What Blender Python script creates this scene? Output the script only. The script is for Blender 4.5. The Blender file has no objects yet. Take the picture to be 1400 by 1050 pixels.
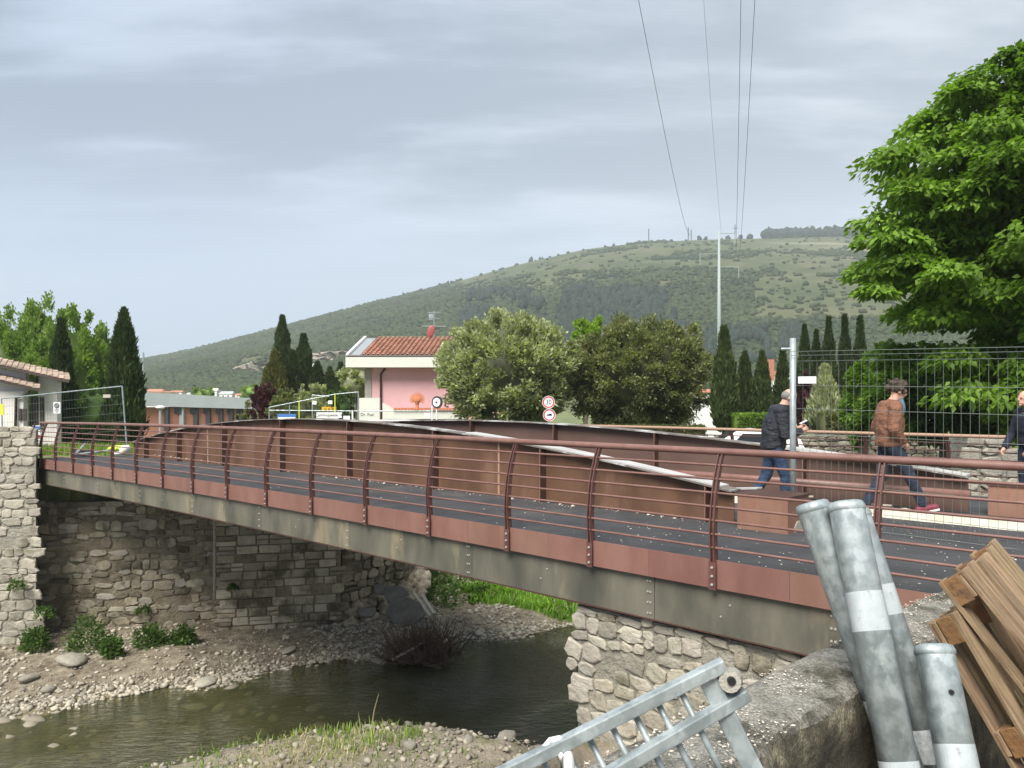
import bpy, math, random
import numpy as np
from mathutils import Vector, Matrix, noise
random.seed(7)
rng = np.random.default_rng(7)
S = bpy.context.scene
COL = S.collection
PI = math.pi
# ------------------------------------------------------------------ camera
cam = bpy.data.cameras.new('camera'); camo = bpy.data.objects.new('camera', cam); COL.objects.link(camo)
camo.location = (0, 0, 1.6); camo.rotation_euler = (math.radians(90), 0, 0)
cam.sensor_width = 36; cam.lens = 27.0; cam.shift_y = 23/1400
cam.clip_start = 0.05; cam.clip_end = 6000
S.camera = camo
# ------------------------------------------------------------------ colour management
S.render.engine = 'CYCLES'
S.view_settings.view_transform = 'Standard'; S.view_settings.look = 'None'
S.view_settings.exposure = 1.0; S.view_settings.gamma = 1.0; S.view_settings.use_curve_mapping = False
S.cycles.use_denoising = True
S.cycles.max_bounces = 6; S.cycles.diffuse_bounces = 3; S.cycles.glossy_bounces = 3
S.cycles.transmission_bounces = 4; S.cycles.transparent_max_bounces = 8; S.cycles.volume_bounces = 1
# ------------------------------------------------------------------ sky and sun
SUN_EL, SUN_AZ = math.radians(52), math.radians(205)   # azimuth clockwise from +Y: behind the camera, a little left
W = bpy.data.worlds.new('World'); S.world = W; W.use_nodes = True
nt = W.node_tree; nt.nodes.clear()
def N(t, kind, **kw):
    n = t.nodes.new(kind)
    for k, v in kw.items():
        if k.startswith('i_'): n.inputs[k[2:].replace('_', ' ')].default_value = v
        else: setattr(n, k, v)
    return n
def L(t, a, b): t.links.new(a, b)
def ramp(t, stops, interp='LINEAR'):
    n = t.nodes.new('ShaderNodeValToRGB'); n.color_ramp.interpolation = interp
    e = n.color_ramp.elements
    while len(e) < len(stops): e.new(0.5)
    for k, (p, c) in enumerate(stops):
        e[k].position = p; e[k].color = (c[0], c[1], c[2], 1) if hasattr(c, '__len__') else (c, c, c, 1)
    return n
def mathn(t, op, a=None, b=None, clamp=False):
    n = t.nodes.new('ShaderNodeMath'); n.operation = op; n.use_clamp = clamp
    for k, v in enumerate((a, b)):
        if v is None: continue
        if isinstance(v, (int, float)): n.inputs[k].default_value = v
        else: t.links.new(v, n.inputs[k])
    return n.outputs[0]
def mixc(t, fac, a, b, blend='MIX'):
    n = t.nodes.new('ShaderNodeMix'); n.data_type = 'RGBA'; n.blend_type = blend
    for sock, v in ((n.inputs[0], fac), (n.inputs[6], a), (n.inputs[7], b)):
        if isinstance(v, (int, float)): sock.default_value = v
        elif isinstance(v, tuple): sock.default_value = (*v[:3], 1)
        else: t.links.new(v, sock)
    return n.outputs[2]
sky = N(nt, 'ShaderNodeTexSky', sky_type='NISHITA', sun_disc=False, sun_elevation=SUN_EL, sun_rotation=SUN_AZ)
tc = N(nt, 'ShaderNodeTexCoord')
sep = N(nt, 'ShaderNodeSeparateXYZ'); L(nt, tc.outputs['Generated'], sep.inputs[0])
zz = mathn(nt, 'ADD', mathn(nt, 'MAXIMUM', sep.outputs[2], 0.0), 0.12)
dx = mathn(nt, 'DIVIDE', sep.outputs[0], zz); dy = mathn(nt, 'DIVIDE', sep.outputs[1], zz)
cv = N(nt, 'ShaderNodeCombineXYZ'); L(nt, dx, cv.inputs[0]); L(nt, dy, cv.inputs[1])
mpc = N(nt, 'ShaderNodeMapping'); mpc.inputs['Scale'].default_value = (0.45, 1.2, 1); mpc.inputs['Location'].default_value = (1.7, 5.2, 4); L(nt, cv.outputs[0], mpc.inputs[0]); cv = mpc
n1 = N(nt, 'ShaderNodeTexNoise', i_Scale=0.7, i_Detail=8.0, i_Roughness=0.58, i_Distortion=0.35); L(nt, cv.outputs[0], n1.inputs['Vector'])
n2 = N(nt, 'ShaderNodeTexNoise', i_Scale=0.23, i_Detail=3.0, i_Roughness=0.5); L(nt, cv.outputs[0], n2.inputs['Vector'])
n3 = N(nt, 'ShaderNodeTexNoise', i_Scale=2.6, i_Detail=5.0, i_Roughness=0.55, i_Distortion=0.3); L(nt, cv.outputs[0], n3.inputs['Vector'])
den = mathn(nt, 'ADD', mathn(nt, 'ADD', mathn(nt, 'MULTIPLY', n1.outputs[0], 0.5), mathn(nt, 'MULTIPLY', n2.outputs[0], 0.28)), mathn(nt, 'MULTIPLY', n3.outputs[0], 0.22))
dark = ramp(nt, [(0.45, 0.0), (0.545, 1.0)], 'EASE'); L(nt, den, dark.inputs[0])
# the layer is thin and even towards the horizon, blotchy overhead
el = ramp(nt, [(0.10, 0.0), (0.31, 1.0)], 'EASE'); L(nt, sep.outputs[2], el.inputs[0])
base = mixc(nt, el.outputs[0], (2.55, 3.08, 3.80), (3.45, 3.88, 4.4))
cl_dark = mixc(nt, el.outputs[0], (2.30, 2.78, 3.45), (1.95, 2.3, 2.75))
cl = mixc(nt, mathn(nt, 'MULTIPLY', dark.outputs[0], mathn(nt, 'ADD', mathn(nt, 'MULTIPLY', el.outputs[0], 0.85), 0.15)), base, cl_dark)
# paler to the right of the view
az = ramp(nt, [(0.25, (0.84, 0.89, 0.98)), (0.72, (1.14, 1.11, 1.07))]); L(nt, mathn(nt, 'ADD', mathn(nt, 'MULTIPLY', sep.outputs[0], 0.5), 0.5), az.inputs[0])
cl = mixc(nt, 1.0, cl, az.outputs[0], 'MULTIPLY')
fin = mixc(nt, 0.95, sky.outputs[0], cl)
bg = N(nt, 'ShaderNodeBackground', i_Strength=0.1); L(nt, fin, bg.inputs[0])
wo = N(nt, 'ShaderNodeOutputWorld'); L(nt, bg.outputs[0], wo.inputs[0])
sl = bpy.data.lights.new('sun', 'SUN'); sl.energy = 3.7; sl.angle = math.radians(35); sl.color = (1.0, 0.95, 0.87)
so = bpy.data.objects.new('sun', sl); COL.objects.link(so)
sd = Vector((math.sin(SUN_AZ)*math.cos(SUN_EL), math.cos(SUN_AZ)*math.cos(SUN_EL), math.sin(SUN_EL)))
so.rotation_euler = sd.to_track_quat('Z', 'Y').to_euler(); so.location = (0, 0, 60)

# ------------------------------------------------------------------ object helpers
def newmesh(name, V, F, mat=None, smooth=False):
    me = bpy.data.meshes.new(name)
    V = np.asarray(V, dtype=np.float32).reshape(-1, 3)
    if isinstance(F, np.ndarray):
        nf, k = F.shape
        me.vertices.add(len(V)); me.vertices.foreach_set('co', V.ravel())
        me.loops.add(nf*k); me.loops.foreach_set('vertex_index', F.astype(np.int32).ravel())
        me.polygons.add(nf); me.polygons.foreach_set('loop_start', np.arange(0, nf*k, k, dtype=np.int32))
        me.update(calc_edges=True)
    else:
        me.from_pydata([tuple(map(float, v)) for v in V], [], [tuple(f) for f in F]); me.update()
    if smooth: me.polygons.foreach_set('use_smooth', [True]*len(me.polygons))
    if mat: me.materials.append(mat)
    return me
def link(name, data, parent=None, loc=(0, 0, 0), rot=(0, 0, 0), sc=None):
    o = bpy.data.objects.new(name, data); COL.objects.link(o)
    o.location = loc; o.rotation_euler = rot
    if sc is not None: o.scale = sc
    if parent: o.parent = parent
    return o
def tag(o, label=None, cat=None, group=None, kind=None):
    if label: o['label'] = label
    if cat: o['category'] = cat
    if group: o['group'] = group
    if kind: o['kind'] = kind
    return o
def thing(name, label, cat, loc=(0, 0, 0), rz=0, group=None):
    return tag(link(name, None, None, loc, (0, 0, rz)), label, cat, group)
def copy_tree(o, parent=None):
    c = o.copy(); COL.objects.link(c); c.parent = parent
    for ch in list(o.children): copy_tree(ch, c)
    return c

class MB:
    def __init__(s): s.V = []; s.F = []
    def add(s, V, F):
        b = len(s.V); s.V += [tuple(v) for v in V]; s.F += [tuple(b+i for i in f) for f in F]; return s
    def box(s, c, d, M=None):
        hx, hy, hz = d[0]/2, d[1]/2, d[2]/2
        V = [Vector((x*hx, y*hy, z*hz)) for z in (-1, 1) for x, y in ((-1, -1), (1, -1), (1, 1), (-1, 1))]
        if M is not None: V = [M @ v for v in V]
        V = [v + Vector(c) for v in V]
        return s.add(V, [(3, 2, 1, 0), (4, 5, 6, 7), (0, 1, 5, 4), (1, 2, 6, 5), (2, 3, 7, 6), (3, 0, 4, 7)])
    def hexa(s, a, b):   # bottom quad a, top quad b (same winding)
        return s.add(list(a)+list(b), [(3, 2, 1, 0), (4, 5, 6, 7), (0, 1, 5, 4), (1, 2, 6, 5), (2, 3, 7, 6), (3, 0, 4, 7)])
    def tube(s, pts, r, n=8, caps=True, rx=None):
        pts = [Vector(p) for p in pts]; k = len(pts)
        rr = r if hasattr(r, '__len__') else [r]*k
        up = Vector((0, 0, 1)); V = []
        for i, p in enumerate(pts):
            t = (pts[min(i+1, k-1)]-pts[max(i-1, 0)]).normalized()
            a = t.cross(up)
            if a.length < 0.05: a = t.cross(Vector((0, 1, 0)))
            a.normalize(); b = a.cross(t)
            for j in range(n):
                q = 2*PI*j/n
                V.append(p + a*math.cos(q)*rr[i] + b*math.sin(q)*rr[i])
        F = []
        for i in range(k-1):
            for j in range(n):
                F.append((i*n+j, i*n+(j+1) % n, (i+1)*n+(j+1) % n, (i+1)*n+j))
        if caps: F.append(tuple(range(n-1, -1, -1))); F.append(tuple((k-1)*n+j for j in range(n)))
        return s.add(V, F)
    def disc(s, c, r, nrm, th=0.01, n=20):
        c = Vector(c); nrm = Vector(nrm).normalized()
        return s.tube([c - nrm*th/2, c + nrm*th/2], r, n)
    def ellipsoid(s, c, d, M=None, n=10, m=7):
        V = []; F = []
        for i in range(m+1):
            th = PI*i/m
            for j in range(n):
                q = 2*PI*j/n
                v = Vector((d[0]*math.sin(th)*math.cos(q), d[1]*math.sin(th)*math.sin(q), d[2]*math.cos(th)))
                if M is not None: v = M @ v
                V.append(v+Vector(c))
        for i in range(m):
            for j in range(n): F.append((i*n+j, (i+1)*n+j, (i+1)*n+(j+1) % n, i*n+(j+1) % n))
        return s.add(V, F)
    def build(s, name, mat, parent=None, smooth=False, kind=None, loc=(0, 0, 0)):
        o = link(name, newmesh(name, s.V, s.F, mat, smooth), parent, loc)
        if kind: o['kind'] = kind
        return o

# ------------------------------------------------------------------ materials
def mat(name, col, rough=0.85, col2=None, scale=6.0, detail=6.0, bump=0.0, bscale=None, metal=0.0, rand=0.0, spots=None, sthr=0.6, sscale=3.0,
        contrast=(0.35, 0.65), spec=None, stretch=(1, 1, 1), islands=0.0, transl=None, coords='Object', bdist=0.02, emit=None):
    m = bpy.data.materials.new(name); m.use_nodes = True; t = m.node_tree; t.nodes.clear()
    out = t.nodes.new('ShaderNodeOutputMaterial'); p = t.nodes.new('ShaderNodeBsdfPrincipled'); L(t, p.outputs[0], out.inputs[0])
    tcn = t.nodes.new('ShaderNodeTexCoord'); mp = N(t, 'ShaderNodeMapping'); mp.inputs['Scale'].default_value = stretch
    if coords == 'World':
        g = t.nodes.new('ShaderNodeNewGeometry'); L(t, g.outputs['Position'], mp.inputs[0])
    else: L(t, tcn.outputs[coords], mp.inputs[0])
    vec = mp.outputs[0]
    c = None
    if col2 is not None:
        nz = N(t, 'ShaderNodeTexNoise', i_Scale=scale, i_Detail=detail, i_Roughness=0.6); L(t, vec, nz.inputs['Vector'])
        rp = ramp(t, [(contrast[0], col), (contrast[1], col2)]); L(t, nz.outputs[0], rp.inputs[0]); c = rp.outputs[0]
    if spots is not None:
        nz = N(t, 'ShaderNodeTexNoise', i_Scale=sscale, i_Detail=5.0, i_Roughness=0.65); L(t, vec, nz.inputs['Vector'])
        rp = ramp(t, [(sthr-0.06, 0.0), (sthr+0.06, 1.0)]); L(t, nz.outputs[0], rp.inputs[0])
        c = mixc(t, rp.outputs[0], c if c is not None else col, spots)
    if rand > 0:
        oi = t.nodes.new('ShaderNodeObjectInfo')
        v = mathn(t, 'ADD', mathn(t, 'MULTIPLY', oi.outputs['Random'], 2*rand), 1-rand)
        hs = t.nodes.new('ShaderNodeHueSaturation'); L(t, v, hs.inputs['Value'])
        wn = N(t, 'ShaderNodeTexWhiteNoise', noise_dimensions='1D'); L(t, oi.outputs['Random'], wn.inputs['W'])
        L(t, mathn(t, 'ADD', mathn(t, 'MULTIPLY', wn.outputs['Value'], 0.016), 0.492), hs.inputs['Hue'])
        if c is None: hs.inputs['Color'].default_value = (*col, 1)
        else: L(t, c, hs.inputs['Color'])
        c = hs.outputs[0]
    if islands > 0:
        g2 = t.nodes.new('ShaderNodeNewGeometry')
        v = mathn(t, 'ADD', mathn(t, 'MULTIPLY', g2.outputs['Random Per Island'], 2*islands), 1-islands)
        hs = t.nodes.new('ShaderNodeHueSaturation'); L(t, v, hs.inputs['Value'])
        if c is None: hs.inputs['Color'].default_value = (*col, 1)
        else: L(t, c, hs.inputs['Color'])
        c = hs.outputs[0]
    if c is None: p.inputs['Base Color'].default_value = (*col, 1)
    else: L(t, c, p.inputs['Base Color'])
    p.inputs['Roughness'].default_value = rough; p.inputs['Metallic'].default_value = metal
    if spec is not None: p.inputs['Specular IOR Level'].default_value = spec
    if bump > 0:
        nb = N(t, 'ShaderNodeTexNoise', i_Scale=bscale or scale*3, i_Detail=6.0, i_Roughness=0.65); L(t, vec, nb.inputs['Vector'])
        bp = N(t, 'ShaderNodeBump', i_Strength=bump, i_Distance=bdist); L(t, nb.outputs[0], bp.inputs['Height']); L(t, bp.outputs[0], p.inputs['Normal'])
    if transl:
        tr = t.nodes.new('ShaderNodeBsdfTranslucent')
        if c is not None: L(t, mixc(t, 1.0, c, transl, 'MULTIPLY'), tr.inputs[0])
        mx = N(t, 'ShaderNodeMixShader'); mx.inputs[0].default_value = 0.42
        L(t, p.outputs[0], mx.inputs[1]); L(t, tr.outputs[0], mx.inputs[2]); L(t, mx.outputs[0], out.inputs[0])
    return m

M = {}
M['rail'] = mat('rail_paint', (0.160, 0.078, 0.063), 0.45, (0.215, 0.115, 0.094), 5, bump=0.15, bscale=60)
M['post'] = mat('post_paint', (0.092, 0.040, 0.034), 0.5, (0.13, 0.060, 0.050), 5, bump=0.15, bscale=60)
M['fascia'] = mat('fascia_paint', (0.185, 0.088, 0.068), 0.55, (0.235, 0.122, 0.097), 2.4, stretch=(1, 1, 0.4), bump=0.2, bscale=14, rand=0.06, spots=(0.33, 0.19, 0.15), sthr=0.68, sscale=1.1)
M['corten'] = mat('corten_web', (0.082, 0.039, 0.022), 0.7, (0.145, 0.073, 0.040), 1.6, stretch=(1, 1, 0.35), bump=0.12, bscale=30, spots=(0.17, 0.095, 0.060), sthr=0.62, sscale=1.7)
M['corten_far'] = mat('corten_web_far', (0.095, 0.054, 0.042), 0.7, (0.125, 0.074, 0.058), 0.9, bump=0.12, bscale=30)
M['corten_dark'] = mat('corten_stiffener', (0.055, 0.024, 0.017), 0.7, (0.075, 0.035, 0.025), 3)
M['weld'] = mat('weld_strip', (0.36, 0.23, 0.16), 0.7)
M['flange'] = mat('flange_grey', (0.12, 0.10, 0.085), 0.55, (0.20, 0.18, 0.16), 2.2, spots=(0.5, 0.5, 0.49), sthr=0.57, sscale=1.6)
M['flange_white'] = mat('flange_pale', (0.50, 0.50, 0.49), 0.5, (0.40, 0.39, 0.38), 2.2, bump=0.1)
M['beam'] = mat('edge_beam_steel', (0.070, 0.070, 0.056), 0.45, (0.165, 0.155, 0.118), 1.7, bump=0.12, bscale=8, rand=0.08, spots=(0.26, 0.22, 0.14), sthr=0.64, sscale=0.9, stretch=(1.0, 1.0, 0.35))
M['bolt'] = mat('bolt_zinc', (0.46, 0.45, 0.42), 0.4, metal=0.3)
M['asphalt'] = mat('asphalt', (0.036, 0.037, 0.040), 0.75, (0.058, 0.058, 0.062), 1.6, bump=0.6, bscale=160, spots=(0.075, 0.072, 0.070), sthr=0.60, sscale=0.7, bdist=0.008, coords='World')
M['chip'] = mat('chip_pale', (0.55, 0.50, 0.42), 0.9, islands=0.25)
M['galv'] = mat('galvanised', (0.25, 0.29, 0.295), 0.45, (0.37, 0.415, 0.42), 14, detail=2, metal=0.35, bump=0.05, bscale=40, spots=(0.42, 0.465, 0.48), sthr=0.66, sscale=26, contrast=(0.4, 0.6))
M['galv_dull'] = mat('galvanised_dull', (0.28, 0.32, 0.33), 0.5, (0.37, 0.41, 0.42), 12, metal=0.3)
M['tape'] = mat('reflective_tape', (0.34, 0.375, 0.385), 0.4, (0.44, 0.48, 0.49), 9, spots=(0.22, 0.235, 0.235), sthr=0.66, sscale=28)
M['tape_worn'] = mat('tape_worn', (0.55, 0.58, 0.60), 0.5, (0.36, 0.38, 0.38), 60, spots=(0.2, 0.2, 0.2), sthr=0.66, sscale=45)
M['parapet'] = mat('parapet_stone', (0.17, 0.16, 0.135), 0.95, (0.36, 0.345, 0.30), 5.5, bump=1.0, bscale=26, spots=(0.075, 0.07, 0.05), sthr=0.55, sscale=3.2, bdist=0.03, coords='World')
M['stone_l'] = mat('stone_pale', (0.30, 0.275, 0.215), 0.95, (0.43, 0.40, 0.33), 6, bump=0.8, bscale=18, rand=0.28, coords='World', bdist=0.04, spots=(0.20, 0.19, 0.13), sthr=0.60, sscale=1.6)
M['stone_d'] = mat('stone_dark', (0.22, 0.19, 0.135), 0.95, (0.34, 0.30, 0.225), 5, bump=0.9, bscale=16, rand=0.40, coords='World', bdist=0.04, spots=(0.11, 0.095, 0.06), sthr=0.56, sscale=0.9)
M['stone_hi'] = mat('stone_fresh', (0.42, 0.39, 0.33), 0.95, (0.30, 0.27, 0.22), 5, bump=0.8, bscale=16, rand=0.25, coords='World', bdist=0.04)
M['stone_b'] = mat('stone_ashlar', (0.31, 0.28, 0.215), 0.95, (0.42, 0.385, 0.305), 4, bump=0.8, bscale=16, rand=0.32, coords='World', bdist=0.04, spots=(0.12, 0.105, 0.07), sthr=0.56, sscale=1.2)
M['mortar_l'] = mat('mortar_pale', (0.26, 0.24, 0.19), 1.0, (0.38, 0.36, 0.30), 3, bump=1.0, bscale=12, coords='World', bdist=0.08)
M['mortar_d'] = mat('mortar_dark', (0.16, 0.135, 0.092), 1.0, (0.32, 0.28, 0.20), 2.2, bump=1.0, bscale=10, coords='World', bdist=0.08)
M['soil'] = mat('soil', (0.20, 0.165, 0.12), 1.0, (0.33, 0.285, 0.22), 2.6, bump=1.0, bscale=16, spots=(0.14, 0.14, 0.06), sthr=0.60, sscale=1.3, coords='World', bdist=0.06)
M['gravel'] = mat('gravel_stones', (0.33, 0.30, 0.24), 0.95, islands=0.5)
M['gravel_d'] = mat('gravel_bank', (0.24, 0.215, 0.165), 0.95, islands=0.5)
M['rock'] = mat('rock', (0.30, 0.275, 0.225), 0.95, (0.40, 0.375, 0.31), 4, bump=0.8, bscale=14, rand=0.25, bdist=0.04)
M['slab'] = mat('asphalt_slab', (0.105, 0.10, 0.092), 0.95, (0.19, 0.18, 0.165), 3, bump=1.0, bscale=25, bdist=0.03)
M['wood'] = mat('pallet_wood', (0.17, 0.11, 0.06), 0.8, (0.38, 0.275, 0.165), 3, bump=0.4, bscale=30, rand=0.22, stretch=(1, 14, 6), spots=(0.10, 0.062, 0.035), sthr=0.62, sscale=2.5)
M['wood_d'] = mat('pallet_block', (0.15, 0.075, 0.03), 0.85, (0.25, 0.135, 0.055), 9, bump=0.5, bscale=40, rand=0.3, spots=(0.08, 0.045, 0.025), sthr=0.58, sscale=8)
M['twig'] = mat('twig', (0.10, 0.07, 0.05), 0.95, (0.17, 0.125, 0.09), 10)
M['plank'] = mat('weathered_plank', (0.42, 0.38, 0.31), 0.9, (0.5, 0.46, 0.39), 8)
M['boxrust'] = mat('rust_box', (0.20, 0.10, 0.068), 0.75, (0.26, 0.14, 0.098), 3.5, bump=0.1, stretch=(1, 1, 0.3), spots=(0.22, 0.095, 0.06), sthr=0.58, sscale=1.7)
M['saw'] = mat('sawdust_board', (0.62, 0.56, 0.43), 0.95, (0.74, 0.69, 0.57), 5, bump=0.9, bscale=25, coords='World', bdist=0.05)
M['concrete'] = mat('concrete', (0.30, 0.285, 0.245), 0.95, (0.40, 0.38, 0.33), 9, bump=0.8, bscale=50)
M['plaster'] = mat('white_plaster', (0.72, 0.68, 0.66), 0.9, (0.66, 0.61, 0.585), 1.6)
M['plaster_w'] = mat('cream_band', (0.66, 0.66, 0.60), 0.8, (0.60, 0.60, 0.54), 1.6)
M['pink'] = mat('pink_plaster', (0.72, 0.44, 0.45), 0.9, (0.67, 0.40, 0.41), 0.9)
M['brick'] = mat('brick_panel', (0.36, 0.155, 0.10), 0.9, (0.42, 0.19, 0.125), 0.6)
M['roof_metal'] = mat('grey_roof', (0.37, 0.40, 0.41), 0.6, (0.43, 0.46, 0.47), 0.5)
M['tile'] = mat('roof_tile', (0.34, 0.125, 0.075), 0.9, (0.44, 0.20, 0.13), 3, rand=0.22, islands=0.25)
M['tile_old'] = mat('old_tile', (0.21, 0.155, 0.12), 0.95, (0.36, 0.28, 0.22), 4, islands=0.4)
M['glass'] = mat('window_glass', (0.03, 0.035, 0.04), 0.1)
M['shutter'] = mat('shutter_dark', (0.045, 0.03, 0.025), 0.6)
M['frame_w'] = mat('frame_white', (0.7, 0.7, 0.68), 0.6)
M['pipe'] = mat('downpipe', (0.06, 0.04, 0.035), 0.5)
M['dark'] = mat('dark_grey', (0.035, 0.035, 0.04), 0.6)
M['white'] = mat('white_paint', (0.80, 0.80, 0.80), 0.4)
M['red'] = mat('sign_red', (0.62, 0.04, 0.05), 0.4)
M['black'] = mat('black_print', (0.015, 0.015, 0.017), 0.5)
M['blue'] = mat('sign_blue', (0.06, 0.17, 0.48), 0.4)
M['navyprint'] = mat('navy_print', (0.01, 0.02, 0.06), 0.4)
M['yellow'] = mat('sign_yellow', (0.75, 0.42, 0.03), 0.5)
M['hivis'] = mat('yellow_green', (0.62, 0.72, 0.06), 0.5)
M['terracotta'] = mat('terracotta', (0.55, 0.20, 0.10), 0.85)
M['dish'] = mat('dish_red', (0.30, 0.075, 0.07), 0.5)
M['pylon'] = mat('pylon_grey', (0.30, 0.35, 0.34), 0.6)
M['wire'] = mat('wire', (0.05, 0.055, 0.06), 0.6)
M['wiregalv'] = mat('mesh_wire', (0.13, 0.16, 0.135), 0.5)
def leafm(n, a, b, sc=0.8, isl=0.35, tr=(1.3, 1.5, 0.5), rand=0.0): return mat(n, a, 0.55, b, sc, 3, rand=rand, islands=isl, transl=tr, spec=0.3, contrast=(0.3, 0.7))
M['leaf_big'] = leafm('leaf_big_tree', (0.095, 0.175, 0.020), (0.20, 0.325, 0.045), 0.5)
M['leaf_light'] = leafm('leaf_light', (0.14, 0.225, 0.04), (0.23, 0.325, 0.07), 0.5)
M['leaf_yel'] = leafm('leaf_yellow', (0.19, 0.30, 0.03), (0.26, 0.38, 0.06), 0.8)
M['leaf_oak'] = leafm('leaf_holm_oak', (0.20, 0.225, 0.11), (0.50, 0.515, 0.35), 1.8, 0.45)
M['leaf_oak2'] = leafm('leaf_oak_brown', (0.10, 0.125, 0.05), (0.27, 0.27, 0.14), 1.4, 0.45)
M['cyp'] = leafm('cypress_green', (0.035, 0.058, 0.022), (0.085, 0.12, 0.042), 1.4, 0.4, (1, 1.1, 0.6), 0.18)
M['cyp_l'] = leafm('cypress_light', (0.045, 0.070, 0.025), (0.105, 0.14, 0.05), 1.4, 0.4, (1, 1.1, 0.6), 0.18)
M['cyp_o'] = leafm('conifer_olive', (0.08, 0.085, 0.025), (0.16, 0.155, 0.05), 1.4, 0.4)
M['plum'] = leafm('plum_leaf', (0.045, 0.014, 0.020), (0.10, 0.035, 0.045), 2, 0.4, (1.3, 0.8, 0.8))
M['hedge'] = leafm('hedge_leaf', (0.10, 0.17, 0.03), (0.20, 0.30, 0.05), 0.8)
M['hedge_d'] = leafm('hedge_leaf_dark', (0.07, 0.09, 0.03), (0.17, 0.17, 0.07), 0.8)
M['weed'] = leafm('weed_leaf', (0.05, 0.10, 0.02), (0.10, 0.17, 0.035), 2)
M['grass'] = leafm('grass_blade', (0.13, 0.21, 0.04), (0.24, 0.32, 0.08), 0.6)
M['grass_b'] = leafm('grass_bright', (0.14, 0.27, 0.03), (0.24, 0.40, 0.06), 0.4)
M['straw'] = leafm('straw', (0.36, 0.31, 0.17), (0.45, 0.40, 0.25), 0.6)
M['bark'] = mat('bark', (0.10, 0.08, 0.06), 0.95, (0.17, 0.14, 0.11), 8, bump=0.8, bscale=20)
M['hillbush'] = leafm('hill_bush', (0.042, 0.066, 0.026), (0.085, 0.112, 0.044), 0.02, 0.25, (1, 1, 1))
M['hillpine'] = mat('hill_pine', (0.012, 0.024, 0.016), 0.9, islands=0.35)
def galv_fix(m):   # zinc spangle: crystal patches of slightly different grey, a few runs and scuffs
    t = m.node_tree; p = [n for n in t.nodes if n.type == 'BSDF_PRINCIPLED'][0]; src = p.inputs['Base Color'].links[0].from_socket
    tcn = t.nodes.new('ShaderNodeTexCoord'); mp = N(t, 'ShaderNodeMapping'); mp.inputs['Scale'].default_value = (1, 1, 0.55); L(t, tcn.outputs['Object'], mp.inputs[0])
    ds = N(t, 'ShaderNodeTexNoise', i_Scale=9.0, i_Detail=3.0); L(t, mp.outputs[0], ds.inputs['Vector'])
    v = N(t, 'ShaderNodeTexVoronoi', i_Scale=30.0); L(t, mixc(t, 0.12, mp.outputs[0], ds.outputs['Color']), v.inputs['Vector'])
    sx = t.nodes.new('ShaderNodeSeparateXYZ'); L(t, v.outputs['Color'], sx.inputs[0])
    r = ramp(t, [(0.0, 0.78), (0.75, 1.05), (0.95, 1.35)]); L(t, sx.outputs[0], r.inputs[0])
    L(t, mixc(t, 0.5, src, mixc(t, 1.0, src, r.outputs[0], 'MULTIPLY')), p.inputs['Base Color'])
    rr = ramp(t, [(0.0, 0.32), (1.0, 0.6)]); L(t, sx.outputs[1], rr.inputs[0]); L(t, rr.outputs[0], p.inputs['Roughness'])
galv_fix(M['galv'])
def parapet_fix(m):  # sides darkened: brown dirt and lichen, plus shade put into the colour
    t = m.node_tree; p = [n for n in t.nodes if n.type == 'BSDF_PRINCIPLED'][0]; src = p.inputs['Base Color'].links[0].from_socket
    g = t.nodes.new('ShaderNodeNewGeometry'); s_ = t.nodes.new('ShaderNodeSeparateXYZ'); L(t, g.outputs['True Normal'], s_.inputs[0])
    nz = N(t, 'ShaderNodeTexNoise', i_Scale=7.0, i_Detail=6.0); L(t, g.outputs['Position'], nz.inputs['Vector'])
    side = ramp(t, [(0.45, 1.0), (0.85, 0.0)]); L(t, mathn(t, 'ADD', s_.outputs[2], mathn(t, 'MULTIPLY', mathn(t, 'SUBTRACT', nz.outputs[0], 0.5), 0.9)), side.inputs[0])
    dirt_shade = ramp(t, [(0.35, (0.035, 0.030, 0.020)), (0.6, (0.10, 0.088, 0.058)), (0.72, (0.26, 0.24, 0.16))]); L(t, nz.outputs[0], dirt_shade.inputs[0])
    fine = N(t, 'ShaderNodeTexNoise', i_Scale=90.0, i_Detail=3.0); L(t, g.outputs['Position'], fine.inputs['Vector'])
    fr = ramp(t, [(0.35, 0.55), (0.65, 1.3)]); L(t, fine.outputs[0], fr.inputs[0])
    L(t, mixc(t, 1.0, mixc(t, side.outputs[0], src, dirt_shade.outputs[0]), fr.outputs[0], 'MULTIPLY'), p.inputs['Base Color'])
parapet_fix(M['parapet'])
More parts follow.
